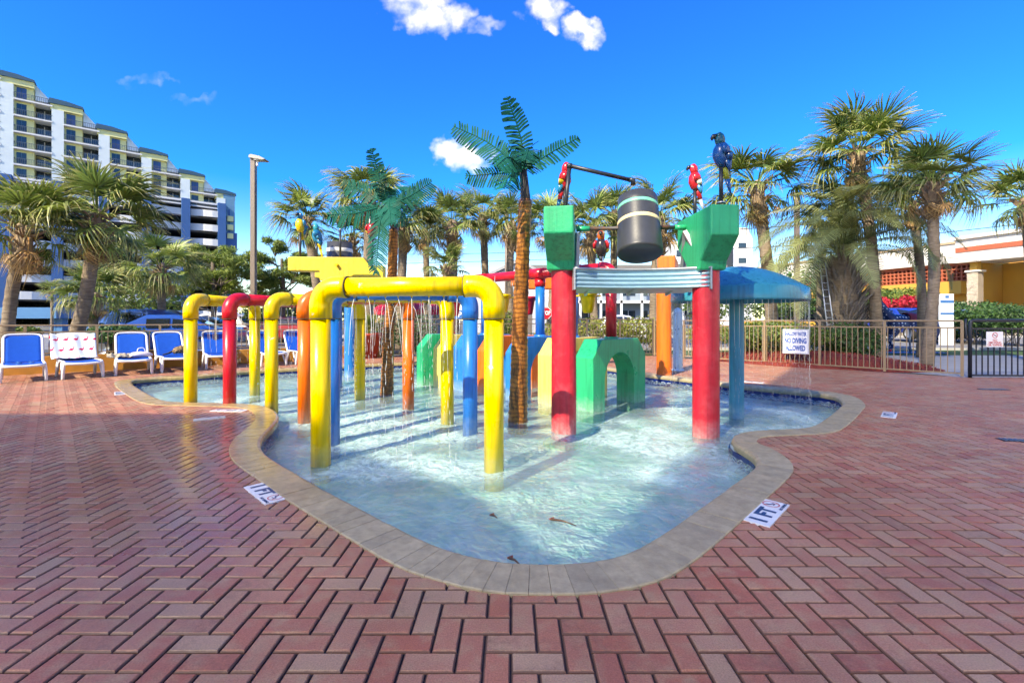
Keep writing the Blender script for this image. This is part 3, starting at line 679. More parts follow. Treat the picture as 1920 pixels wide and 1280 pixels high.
# ================================================================== PLAY FEATURES
DROP = mat('falling_water', (0.85, 0.92, 0.95), 0.08, spec=0.8)
def mk_drop():
    m = bpy.data.materials.new('water_thread'); m.use_nodes = True; t = NT(m.node_tree)
    o = t.n('ShaderNodeOutputMaterial'); a = t.n('ShaderNodeBsdfTransparent'); g = t.n('ShaderNodeBsdfPrincipled')
    g.inputs['Base Color'].default_value = (0.9, 0.94, 0.95, 1); g.inputs['Roughness'].default_value = 0.12
    x = t.n('ShaderNodeMixShader'); x.inputs[0].default_value = 0.55; t.l(a.outputs[0], x.inputs[1]); t.l(g.outputs[0], x.inputs[2]); t.l(x.outputs[0], o.inputs[0])
    return m
THREAD = mk_drop()
rs = random.Random(11)
def falling(points, label, r=0.0032, zbot=WZ, jet=1.0, wander=0.05):
    """each point drops a thread that breaks into beads on its way down"""
    mb = MB()
    for (x, y, z, dx, dy) in points:
        z2 = z-0.35*(z-zbot)*rs.uniform(0.7, 1.3); t0 = math.sqrt(max(z-z2, 0.01)); T = math.sqrt(z-zbot)
        pts = [(x+dx*u*t0/T, y+dy*u*t0/T, z-(u*t0)**2) for u in (0, .4, .7, 1)]
        mb.tube(pts, [r*1.1, r, r*.9, r*.6], 5, True)
        u = t0
        while u < T:
            L = rs.uniform(0.02, 0.10); zz = z-u*u; za = max(zz-L, zbot)
            if rs.random() < 0.8:
                q = u/T; jx, jy = rs.gauss(0, .006), rs.gauss(0, .006)
                mb.tube([(x+dx*q+jx, y+dy*q+jy, zz), (x+dx*q+jx, y+dy*q+jy, (zz+za)/2), (x+dx*q+jx, y+dy*q+jy, za)], [r*.25, r*.8, r*.3], 4, False)
            u += L/(2*u)+rs.uniform(0.004, 0.02)
        if zbot == WZ: JETS.append((x+dx, y+dy, jet))
        for _ in range(5):                                    # splash beads
            a, q = rs.uniform(0, 6.28), rs.uniform(0.01, 0.10); h = rs.uniform(0.0, 0.07)
            c = Vector((x+dx+q*math.cos(a), y+dy+q*math.sin(a), zbot+h)); e = rs.uniform(.002, .005)
            mb.add([c+Vector(v)*e for v in ((1, 0, 0), (-1, 0, 0), (0, 1, 0), (0, -1, 0), (0, 0, 1), (0, 0, -1))], [(0, 2, 4), (2, 1, 4), (1, 3, 4), (3, 0, 4), (2, 0, 5), (1, 2, 5), (3, 1, 5), (0, 3, 5)], True)
    o = mb.build('falling_water', THREAD, recalc=False); kind(o, 'stuff', label); return o

SEAM = mat('joint_grime', (.10, .085, .05), .8, var=.4, vscale=12)
# ---- pipe spray frames
def elbow(mb, c, a, b, r, R_=0.13, n=8):
    """quarter bend leaving c-a*R_ and arriving at c+b*R_"""
    c, a, b = Vector(c), Vector(a).normalized(), Vector(b).normalized(); pts = []
    for i in range(n+1):
        t = PI/2*i/n; pts.append(c-a*R_+a*R_*math.sin(t)+b*R_*(1-math.cos(t)))
    return pts
def frame(L, Rr, m, label, ztop=1.645, r=0.088, streams=8, seed=0, scuff=False):
    L, Rr = Vector((*L, 0)), Vector((*Rr, 0)); d = (Rr-L); w_ = d.length
    t = thing('pipe_arch', label, 'water arch', (L.x, L.y, FZ), math.atan2(d.y, d.x), 'pipe water arches in a curved row')
    zt = ztop-r-FZ; e = 0.17
    for x in (0, w_):
        MB().tube([(x, 0, 0), (x, 0, zt-e-0.09)], r, 24).build('post', m, t)
        s = 1 if x == 0 else -1
        pts = [Vector((x, 0, zt-e-0.13)), Vector((x, 0, zt-e-0.02))]+elbow(None, (x, 0, zt), (0, 0, 1), (s, 0, 0), r, e)+[Vector((x+s*(e+0.05), 0, zt)), Vector((x+s*(e+0.10), 0, zt))]
        el = MB().tube(pts, r+0.013, 24).build('elbow', m, t)
        for p_, d_ in ((pts[0], Vector((0, 0, 1))), (pts[-1], Vector((s, 0, 0)))): MB().tube([p_-d_*.003, p_+d_*.004], r+0.0145, 24).build('joint_seam', SEAM, el)
    MB().tube([(e+0.06, 0, zt), (w_-e-0.06, 0, zt)], r, 24).build('crossbar', m, t)
    nz = MB()
    ps = []; u = d.normalized(); g = random.Random(seed)
    for i in range(streams):
        s = 0.28+(w_-0.56)*(i+0.5)/streams+g.uniform(-.02, .02)
        nz.lathe([(0.0, -0.012), (0.009, -0.012), (0.009, 0.01)], (s, 0, zt-r), 8)
        p = L+u*s; ps.append((p.x, p.y, ztop-2*r-0.01, g.gauss(0, .07)+g.choice((0, 0, -.12, .1))*u.x, g.gauss(-.04, .06)))
    nz.build('nozzle', m, t)
    falling(ps, 'thin water threads falling from the '+label)
    return t
frame((-1.82, 4.38), (-.165, 4.20), YEL, 'big yellow pipe arch nearest the viewer', seed=1, r=0.09)
frame((-2.01, 5.13), (-.50, 5.50), BLU, 'blue pipe arch just behind the front yellow arch', seed=2)
frame((-2.34, 5.75), (-.87, 6.18), YEL, 'yellow pipe arch between the blue and the orange arch', seed=3)
frame((-2.75, 6.11), (-1.60, 7.10), ORA, 'orange pipe arch with rounded left elbow', seed=4)
frame((-3.50, 6.70), (-2.64, 7.99), YEL, 'yellow pipe arch between the orange and the red arch', seed=5)
frame((-4.22, 6.88), (-3.75, 8.40), RED, 'red pipe arch near the left end', seed=6)
frame((-4.90, 7.02), (-4.76, 8.52), YEL, 'leftmost yellow pipe arch', seed=7)

# ---- wooden looking columns with corbels: dump bucket tower
def column(t, x, y, z1, r, m, foot=None, zb=None):
    zb = FZ if zb is None else zb
    MB().lathe([(r, zb), (r*1.0, 0.3), (r*0.985, 0.9), (r*1.0, z1)], (x, y, 0), 40).build('column', m, t)
    if foot: MB().lathe([(r+0.10, FZ), (r+0.10, FZ+0.05), (r+0.02, FZ+0.09)], (x, y, 0), 8, smooth=False).build('footing', foot, t)
def corbel(t, x, y, ang, z0, z1, m, half=0.56, wd=0.32, nose=0.33, chamfer=False, asym=0.0, neck=0.17):
    """beam head: square nose at both ends, sloping in to the neck above the column"""
    pr = [(-neck, z0), (neck, z0), (neck+0.03, z0+0.10), (half, z1-nose), (half, z1), (-half, z1), (-half, z1-nose), (-neck-0.03, z0+0.10)]
    if chamfer: pr = [(-neck, z0), (neck, z0), (half*0.45, z0+0.12), (half-0.02, z0+0.12), (half-0.10, z0+0.18), (half-0.34, z1), (-half, z1), (-half, z1-nose), (-neck-0.12, z1-nose), (-neck-0.12, z0)]
    M = Matrix.Translation((x, y, 0)) @ Matrix.Rotation(ang, 4, 'Z')
    return MB().prism(pr, -wd/2, wd/2, 'y', M).build('corbel', m, t, bevel=0.018, bseg=2)
BK = dict(group='dump bucket towers')
tw = thing('dump_bucket_tower', 'red and green tower holding the black dump bucket over a curved tray', 'water feature', group=BK['group'])
c1, c2 = Vector((.634, 5.64)), Vector((2.30, 5.46))
column(tw, *c1, 1.90, 0.152, REDC, GRNC); column(tw, *c2, 1.88, 0.152, REDC, GRNC)
corbel(tw, c1.x-.03, c1.y, math.atan2(1, .16), 1.84, 2.50, GRNC, 0.60, 0.33, 0.30)
corbel(tw, c2.x, c2.y, math.atan2(1, -.03), 1.82, 2.50, GRNC, 0.47, 0.32, 0.33)
# axle and tipped bucket
ax0, ax1 = Vector((.80, 5.72, 2.375)), Vector((2.16, 5.66, 2.385)); ad = (ax1-ax0).normalized()
MB().tube([ax0, ax0+ad*0.16], 0.034, 12).build('axle_stub', GRN, tw); MB().tube([ax1-ad*0.16, ax1], 0.034, 12).build('axle_stub', GRN, tw)
MB().tube([ax0+ad*.15, ax1-ad*.15], 0.025, 12).build('axle', mat('rusty_axle', (0.06, 0.055, 0.055), 0.5, col2=(0.16, 0.06, 0.025), c2scale=9, var=0.2), tw)
bc = Vector((1.565, 5.69, 2.40))
MBk = Matrix.Translation(bc) @ Matrix.Rotation(R(3), 4, 'Y') @ Matrix.Rotation(R(-19), 4, 'X') @ Matrix.Scale(.92, 4)
r0, r1, hb_ = 0.295, 0.262, 0.84
def rad(z): return r0+(r1-r0)*(z+0.42)/0.84
pr = [(0, -0.42), (r0-0.03, -0.42), (r0-0.008, -0.412), (r0, -0.39)]+[(rad(z), z) for z in np.linspace(-0.38, 0.42, 8)]+[(rad(.42)-0.018, 0.42), (rad(-.35)-0.02, -0.36), (0, -0.36)]
bk = MB().lathe(pr, (0, 0, 0), 48, True, MBk).build('bucket', BLACK, tw)
for z, m_, hgt in ((0.265, MINT, 0.05), (0.03, CREAM, 0.055)):
    q = [(rad(z-hgt/2)+0.001, z-hgt/2), (rad(z-hgt/2)+0.004, z-hgt/2+.004), (rad(z+hgt/2)+0.004, z+hgt/2-.004), (rad(z+hgt/2)+0.001, z+hgt/2)]
    MB().lathe(q, (0, 0, 0), 48, True, MBk).build('band', m_, bk)
# feed pipe
f0 = Vector(at(1058, 392, 5.75)); f1 = Vector(at(1068, 311, 5.75)); f2 = Vector(at(1184, 338, 5.85))
MB().tube([f0-Vector((0, 0, .1)), f1], 0.026, 12).build('feed_pipe', DKPIPE, tw); MB().tube([f1, f2], 0.026, 12).build('feed_pipe', DKPIPE, tw)
MB().tube([f2+Vector((-.03, 0, 0.005)), f2+Vector((.02, 0, 0)), f2+Vector((.02, 0, -.06))], 0.034, 12).build('feed_elbow', DKPIPE, tw)
MB().lathe([(0, .03), (.036, .02), (.036, -.03), (0, -.03)], tuple(f1), 12).build('feed_elbow', DKPIPE, tw)
# corrugated splash tray, bowed
def tray():
    a, b = Vector((.735, 5.40)), Vector((2.28, 5.30)); n = 28; prof = []
    for k in range(40):
        s = k/39; prof.append((0.012*math.cos(s*2*PI*4.0), 1.835-0.205*s))
    vs = []
    for i in range(n+1):
        u = i/n; p = a.lerp(b, u); bow = 0.20*(1-(2*u-1)**2)
        for (o_, z) in prof: vs.append((p.x, p.y+bow-o_, z))
    m = len(prof); fs = [(i*m+k, (i+1)*m+k, (i+1)*m+k+1, i*m+k+1) for i in range(n) for k in range(m-1)]
    MB().add(vs, fs, True).build('corrugated_front', CORR, tw).modifiers.new('s', 'SOLIDIFY').thickness = 0.006
    rim = [(a.lerp(b, i/n).x, a.lerp(b, i/n).y+0.20*(1-(2*i/n-1)**2)-0.012, 1.85) for i in range(n+1)]
    MB().tube(rim, 0.021, 8, flat=0.8).build('rim', GALV, tw)
    fl = []
    for i in range(n+1):
        p = a.lerp(b, i/n); bow = 0.20*(1-(2*i/n-1)**2)
        fl += [(p.x, p.y+bow+.012, 1.635), (p.x*0.93+.10, 5.98, 1.60)]
    MB().add(fl, [(2*i, 2*i+2, 2*i+3, 2*i+1) for i in range(n)]).build('tray_floor', GALV, tw).modifiers.new('s', 'SOLIDIFY').thickness = 0.01
    for (x, y) in ((a.x-.004, a.y), (b.x+.004, b.y)):
        MB().box((x-.01, y-.03, 1.60), (x+.01, y+.62, 1.86)).build('end_plate', GALV, tw)
    for x in (.95, 1.5, 2.0): MB().prism([(5.52, 1.632), (5.98, 1.595), (5.98, 1.555)], x-.015, x+.015, 'x').build('stiffener', GALV, tw)
tray()
for p, q in (((.76, 5.44, 1.86), (.80, 5.66, 2.30)), ((.76, 5.95, 1.84), (.80, 5.70, 2.30)), ((2.255, 5.36, 1.86), (2.10, 5.60, 2.32)), ((2.20, 5.95, 1.86), (2.12, 5.62, 2.32))):
    MB().tube([p, q], 0.034, 4, smooth=False).build('strut', GALV, tw)
mb = MB(); MB().tube([(2.26, 5.34, 1.88), (2.19, 5.44, 2.10)], 0.036, 4, smooth=False).build('strut', GALV, tw)

# ---- yellow topped tower on blue columns (left back) with its own bucket
t2 = thing('dump_bucket_tower', 'blue columned tower with yellow beam head at the left back', 'water feature', group=BK['group'])
p1, p2 = Vector((-3.72, 9.7)), Vector((-3.92, 11.15))
column(t2, *p1, 2.18, 0.135, BLUC, GRNC); column(t2, *p2, 2.2, 0.135, BLUC, GRNC)
corbel(t2, p1.x+.02, p1.y, R(4), 2.06, 2.55, YELC, 0.93, 0.34, 0.29, chamfer=True)
MB().tube([(p1.x+.10, p1.y-.16, 2.38), (p1.x+.10, p1.y-.24, 2.38)], 0.03, 10).build('axle_stub', YEL, t2)
corbel(t2, p2.x+.02, p2.y, R(4), 2.06, 2.55, YELC, 0.80, 0.34, 0.29)
b2 = MB().lathe([(0, -.42), (.30, -.42), (.27, .42), (.25, .42), (.27, -.36)], (0, 0, 0), 40, True, Matrix.Translation(at(637, 490, 10.45))).build('bucket', BLACK, t2)
MB().lathe([(.281, .20), (.284, .21), (.283, .27), (.28, .28)], (0, 0, 0), 40, True, Matrix.Translation(at(637, 490, 10.45))).build('band', mat('white_band', (.75, .76, .75), .5, var=.15), b2)
# ---- orange tower (right back)
t3 = thing('dump_bucket_tower', 'orange columned tower with square orange head at the right back', 'water feature', group=BK['group'])
q1 = Vector(G(1245, 703)); q2 = Vector(((1055-CX)/F*11.6, 11.6))
column(t3, *q1, 2.30, 0.165, ORAC, zb=-0.02); column(t3, *q2, 2.0, 0.16, ORAC)
corbel(t3, q1.x+.10, q1.y, math.atan2(1, .42), 2.18, 2.62, ORAC, 0.62, 0.36, 0.34)
corbel(t3, q2.x-.35, q2.y, R(2), 2.02, 2.32, ORAC, 0.95, 0.36, 0.22, neck=0.5)
# ---- chipped light-blue post
t4 = thing('spray_post', 'chipped light blue spray post beside the orange column', 'water feature')
lp = G(1271, 694); MB().lathe([(.115, -.02), (.11, 1.0), (.105, 1.42), (.09, 1.5), (.04, 1.54), (0, 1.55)], (*lp, 0), 24).build('post', LBLU, t4)
MB().lathe([(.15, -.01), (.15, .02), (.115, .03)], (*lp, 0), 20).build('foot_flange', LBLU, t4)

# ---- concrete arch tunnel
def arch(lc, ang, m, label, w_=1.49, h=0.945, dep=0.34, post=None):
    """lc = near left corner; ang = direction of the front face"""
    t = thing('tunnel_arch', label, 'arch', (lc[0], lc[1], 0), ang, 'concrete tunnel arches in a curved row')
    iw0, iw1, c, zs = 0.30, w_-0.36, 0.27, 0.28
    n = 24; z0 = FZ
    inn = [(iw0, z0)]+[((iw0+iw1)/2-(iw1-iw0)/2*math.cos(PI*i/n), 0.30+(0.43)*math.sin(PI*i/n)) for i in range(n+1)]+[(iw1, z0)]
    outl = [(0, z0), (0, h-c), (c*.85, h), (w_-c*.85, h), (w_, h-c), (w_, z0)]
    # matching points on the outer line by angle
    def ray(p):
        cx, cz = (iw0+iw1)/2, 0.25; dx, dz = p[0]-cx, p[1]-cz
        best = None
        for a, b in zip(outl, outl[1:]):
            ex, ez = b[0]-a[0], b[1]-a[1]; den = dx*ez-dz*ex
            if abs(den) < 1e-9: continue
            s = ((a[0]-cx)*ez-(a[1]-cz)*ex)/den; u = ((a[0]-cx)*dz-(a[1]-cz)*dx)/den
            if s > 0 and -1e-6 <= u <= 1+1e-6 and (best is None or s < best[0]): best = (s, (cx+dx*s, cz+dz*s))
        return best[1]
    O = [outl[0]]+[ray(p) for p in inn[1:-1]]+[outl[-1]]
    for corner in outl[1:-1]:                                   # snap the nearest sample to each corner
        k = min(range(1, len(O)-1), key=lambda i: (O[i][0]-corner[0])**2+(O[i][1]-corner[1])**2); O[k] = corner
    m_ = len(inn); vs = []
    for y in (0, dep):
        vs += [(x, y, z) for x, z in O]+[(x, y, z) for x, z in inn]
    fs = []
    for i in range(m_-1):
        fs += [(i, i+1, m_+i+1, m_+i), (2*m_+i, 3*m_+i, 3*m_+i+1, 2*m_+i+1), (i, 2*m_+i, 2*m_+i+1, i+1), (m_+i, m_+i+1, 3*m_+i+1, 3*m_+i)]
    MB().add(vs, fs).build('arch_block', m, t, bevel=0.008)
    if post:
        pm, pz, hasfoot = post; cx = (iw0+iw1)/2
        MB().tube([(cx, dep/2, h-.01), (cx, dep/2, pz)], 0.085, 20).build('post', pm, t)
        MB().lathe([(.11, 0), (.11, .03), (.085, .035)], (cx, dep/2, h-.002), 20).build('post_base', m if hasfoot else pm, t)
    return t
AD = R(44)
LC = [(1.20, 6.80), (.66, 7.32), (.12, 7.85), (-.42, 8.37), (-.95, 8.88), (-1.42, 9.24), (-1.86, 9.55)]
AM = [(GRN, 'green concrete arch at the front of the tunnel'), (CRM, 'pale yellow arch right behind the green front arch'), (BLUC, 'blue arch third from the front of the tunnel'),
      (ORAC, 'orange arch in the middle of the tunnel'), (BLUC, 'blue arch behind the orange one'), (CRM, 'pale yellow arch near the back end of the tunnel'), (GRN, 'green arch at the back end of the tunnel')]
PO = [(RED, 1.98, True), (BLU, 1.98, False), (BLU, 1.9, False), None, (BLU, 1.98, False), None, (RED, 1.98, False)]
for k, ((m, lab), lc) in enumerate(zip(AM, LC)):
    arch(lc, AD-(0 if k < 5 else R(6)*(k-4)), m, lab, post=PO[k])
def atop(k): return Vector((LC[k][0], LC[k][1], 0))+Matrix.Rotation(AD-(0 if k < 5 else R(6)*(k-4)), 3, 'Z') @ Vector((.715, .17, 0))
ov = thing('overhead_pipe', 'red overhead pipe carried on posts above the tunnel', 'water pipe')
a0, a1 = atop(0), atop(6); zr = 2.09; dd = (a1-a0).normalized()
pts = [a0+Vector((0, 0, 1.90)), a0+Vector((0, 0, 1.96))]+elbow(None, a0+Vector((0, 0, zr)), (0, 0, 1), dd, .1, 0.13)
MB().tube(pts+[a0+dd*.2+Vector((0, 0, zr))], 0.098, 22).build('elbow', RED, ov)
MB().tube([a0+dd*.15+Vector((0, 0, zr)), a1+Vector((0, 0, zr))], 0.088, 22).build('pipe', RED, ov)
for k in (1, 2, 4, 6):
    p = atop(k); q = a0+dd*max((p-a0).dot(dd), .15)
    MB().tube([(p.x, p.y, 1.86), (p.x, p.y, 2.0)], 0.100, 20).build('tee', RED, ov)
    MB().tube([q+dd*-.16+Vector((0, 0, zr)), q+dd*.16+Vector((0, 0, zr))], 0.100, 20).build('tee', RED, ov)
def hang_bucket(c, m, label, r=0.16, h=0.34, tilt=0.0):
    t = thing('hanging_bucket', label, 'bucket', c, 0, 'small tipping buckets hung from the red pipe')
    M = Matrix.Rotation(tilt, 4, 'X')
    MB().lathe([(0, -h), (r*.45, -h), (r*.55, -h*.92), (r*.82, -.05), (r, -.03), (r, 0), (r*.9, 0), (r*.5, -h*.85), (0, -h*.85)], (0, 0, 0), 24, True, M).build('cup', m, t)
    MB().tube([M @ Vector((-r*1.35, 0, -.06)), M @ Vector((r*1.35, 0, -.06))], 0.014, 8).build('pivot', m, t)
    for s in (-1, 1): MB().tube([(s*r*1.25, 0, -.06), (s*r*1.1, 0, .36)], 0.006, 6).build('hanger', GALV, t)
hang_bucket(at(1102, 548, 7.6), YEL, 'yellow tipping bucket below the curved tray')
hang_bucket(at(990, 556, 8.6), RED, 'red tipping bucket right of the carved palm trunk')
hang_bucket(at(944, 552, 8.9), YEL, 'yellow tipping bucket left of the carved palm trunk', .15)
hang_bucket(at(852, 562, 9.6), RED, 'red tipping bucket left of the blue arch post')

# ---- mushroom
ms = thing('mushroom_fountain', 'blue mushroom dome on a teal post with water dripping off its rim', 'fountain')
mp = G(1381, 780, WZ); mx_, my_ = mp
MB().lathe([(.098, FZ), (.098, 1.55)], (mx_, my_, 0), 28).build('stem', TEAL, ms)
RD = 0.885; zr_ = H0+(HY-566)/F*my_; zt_ = H0+(HY-500)/F*my_
pr = [(RD-.012, zr_), (RD, zr_), (RD+.004, zr_+.02), (RD-.004, zr_+.17)]
hgt = zt_-zr_-.17
for i in range(1, 15):
    q = 1-i/14; pr.append(((RD-.006)*q, zr_+.17+hgt*(1-q**1.85)))
pr += [(0, zr_+.17+hgt)]
inn_ = [(RD-.012, zr_), (RD-.03, zr_+.15), (RD*.5, zr_+.15+hgt*.75), (0.0, zr_+.15+hgt*.9)]
MB().lathe(pr, (mx_, my_, 0), 64).build('dome', DOME, ms); MB().lathe(inn_, (mx_, my_, 0), 48).build('dome_lining', DOME, ms)
ps = []
for i in range(70):
    a = 2*PI*i/70+rs.uniform(-.02, .02); ps.append((mx_+(RD-.01)*math.cos(a), my_+(RD-.01)*math.sin(a), zr_+.005, rs.gauss(.02, .02)*math.cos(a), rs.gauss(.02, .02)*math.sin(a)))
falling(ps, 'curtain of drops falling around the blue mushroom', r=0.0014, jet=0.3)
falling([(lp[0]+.12*math.cos(a), lp[1]+.12*math.sin(a), 1.45, .2*math.cos(a), .2*math.sin(a)) for a in np.linspace(0, 6.2, 26)], 'drops spraying off the light blue post', r=0.0024, zbot=0.0)
falling([(a.x+rs.gauss(0, .12), a.y+rs.gauss(0, .12), 1.95, rs.gauss(0, .1), rs.gauss(0, .1)) for a in [atop(6)+Vector((rs.uniform(-.6, .8), rs.uniform(-.3, .3), 0)) for _ in range(26)]], 'drops falling over the back end of the tunnel', r=0.003)
for _ in range(70):                                            # spill from the big bucket churns the water between the red columns
    JETS.append((rs.gauss(1.55, .42), rs.gauss(5.2, .55), .34))
for (fx0, fy0, fx1, fy1) in ((-1.8, 4.3, -.2, 4.2), (-2.0, 5.1, -.5, 5.5), (-2.3, 5.7, -.9, 6.2), (-2.7, 6.1, -1.6, 7.1)):
    for _ in range(30):
        u = rs.random(); JETS.append((fx0+(fx1-fx0)*u+rs.gauss(0, .15), fy0+(fy1-fy0)*u+rs.gauss(0, .25), .28))

# ---- carved palm props
def bark_mat():
    m = bpy.data.materials.new('carved_trunk'); m.use_nodes = True; t = NT(m.node_tree)
    p = t.n('ShaderNodeBsdfPrincipled'); o = t.n('ShaderNodeOutputMaterial'); t.l(p.outputs[0], o.inputs[0])
    P = t.n('ShaderNodeNewGeometry').outputs['Position']; s = t.n('ShaderNodeSeparateXYZ'); t.l(P, s.inputs[0])
    zz = t.math('ADD', s.outputs[2], t.math('MULTIPLY', t.noise(P, 5, 4), 0.14))
    wv = t.math('FRACT', t.math('MULTIPLY', zz, 17.0))
    c = t.ramp(wv, [(0, (0.05, 0.016, 0.006)), (0.16, (0.34, 0.12, 0.025)), (0.6, (0.52, 0.20, 0.04)), (1, (0.28, 0.10, 0.025))])
    st = t.vmath('MULTIPLY', P, (1, 1, 0.25))
    c = t.mix(t.ramp(t.noise(st, 13, 5, 0.7), [(0.47, (0, 0, 0)), (0.60, (0.9,)*3)]), c, (0.055, 0.022, 0.010))
    t.l(c, p.inputs['Base Color']); p.inputs['Roughness'].default_value = 0.3
    b = t.n('ShaderNodeBump'); b.inputs['Strength'].default_value = 0.8; b.inputs['Distance'].default_value = 0.015; t.l(t.math('ADD', wv, t.noise(st, 30, 4)), b.inputs['Height']); t.l(b.outputs[0], p.inputs['Normal'])
    return m
BARK = bark_mat()
FRND = mat('green_metal_frond', (0.003, 0.10, 0.07), 0.7, spec=0.15, var=0.25, vscale=3, rnd=0.25, metal=0.0, col2=(0.06, 0.075, 0.05), c2scale=2.0, c2=(0.58, 0.72))
def prop_frond(t, p0, mid, tip, wd, n=34, gap=0.45, m=FRND):
    P = catmull([p0, mid, tip], 20, False); P = resample(P, 0.02, False); mb = MB()
    mb.tube(P[::3]+[P[-1]], [0.014*(1-.6*i/len(P[::3])) for i in range(len(P[::3])+1)], 6)
    N_ = len(P); view = Vector((0, -1, 0)); g = random.Random(int(p0[0]*100+tip[2]*977))
    for i in range(4, N_-1, max(2, int(N_/n))):
        t_ = (P[min(i+1, N_-1)]-P[i-1]).normalized(); s = t_.cross(view); s = s.normalized() if s.length > .05 else Vector((1, 0, 0))
        u = i/N_; L = wd*(0.55+.75*math.sin(PI*min(u*1.05, 1))**.7)*(1 if u < .93 else .7); b = 0.012*1.25
        for sg_ in (-1, 1):
            if g.random() < .10: continue
            e = P[i]+s*sg_*L+t_*L*.55+Vector((0, g.uniform(-.05, .05), -L*.28)); mid_ = P[i].lerp(e, .55)+Vector((0, 0, L*.06)); nn = t_*b
            q = Vector((0, 0.003, 0.0015))
            mb.add([P[i]-nn, P[i]+nn, mid_+nn*1.15, mid_-nn*1.15, e+nn*.8, e-nn*.8], [(0, 1, 2, 3), (3, 2, 4, 5)])
    ob = mb.build('frond', m, t, recalc=False); return ob
def prop_palm(label, base, pts, rads, crown, fronds):
    t = thing('carved_palm', label, 'palm statue', group='carved palm props')
    P = resample(catmull([Vector(p) for p in pts], 10, False), 0.055, False); n = len(P)
    rr = [np.interp(i/(n-1), np.linspace(0, 1, len(rads)), rads)*(1+(.05 if i % 2 else -.03)) for i in range(n)]
    MB().tube(P, rr, 20).build('trunk', BARK, t)
    c = Vector(crown)
    MB().tube([P[-1]-Vector((0, 0, .25)), P[-1]+Vector((0, 0, .05)), c], [rads[-1]*.9, rads[-1]*.75, .05], 12).build('crown_core', mat('dark_core', (.05, .045, .04), .7, var=.3), t)
    for (mid, tip, wd) in fronds: prop_frond(t, c, Vector(mid), Vector(tip), wd)
    return t
def pw(x, y, Z): return Vector(at(x, y, Z))
Zp = 6.24
b_ = G(970, 788, WZ)
prop_palm('tall carved palm with orange brown trunk in the middle of the pool', b_, [(b_[0], b_[1], FZ), (b_[0]+.02, Zp, .4), pw(975, 600, Zp), pw(980, 480, Zp), pw(985, 375, Zp)], [.135, .115, .105, .092, .088], pw(981, 320, Zp),
  [(pw(976, 258, Zp), pw(950, 180, Zp-.2), .13), (pw(916, 268, Zp+.2), pw(849, 236, Zp+.3), .15), (pw(1030, 288, Zp-.1), pw(1085, 258, Zp), .10), (pw(940, 325, Zp+.3), pw(872, 330, Zp+.5), .12),
   (pw(955, 295, Zp-.5), pw(930, 312, Zp-.9), .16), (pw(990, 280, Zp-.4), pw(985, 300, Zp-.9), .14), (pw(965, 300, Zp+.5), pw(930, 280, Zp+.9), .16), (pw(1000, 300, Zp+.4), pw(1000, 280, Zp+.9), .14), (pw(955, 330, Zp-.3), pw(945, 355, Zp-.6), .15)])
Z2 = 8.55; b_ = G(725, 738, WZ)
prop_palm('shorter carved palm with orange trunk behind the pipe arches', b_, [(b_[0], b_[1], FZ), pw(728, 650, Z2), pw(734, 550, Z2), pw(738, 430, Z2)], [.125, .10, .09, .085], pw(725, 385, Z2),
  [(pw(710, 330, Z2), pw(697, 278, Z2-.2), .13), (pw(685, 360, Z2+.2), pw(640, 343, Z2+.3), .16), (pw(665, 400, Z2-.2), pw(612, 402, Z2-.3), .17), (pw(768, 368, Z2), pw(810, 340, Z2+.1), .17),
   (pw(712, 420, Z2-.3), pw(705, 515, Z2-.4), .15), (pw(722, 350, Z2-.3), pw(718, 345, Z2-.7), .15), (pw(745, 400, Z2-.3), pw(768, 408, Z2-.5), .15), (pw(760, 360, Z2+.4), pw(778, 350, Z2+.8), .2), (pw(728, 370, Z2-.5), pw(733, 420, Z2-.9), .16)])

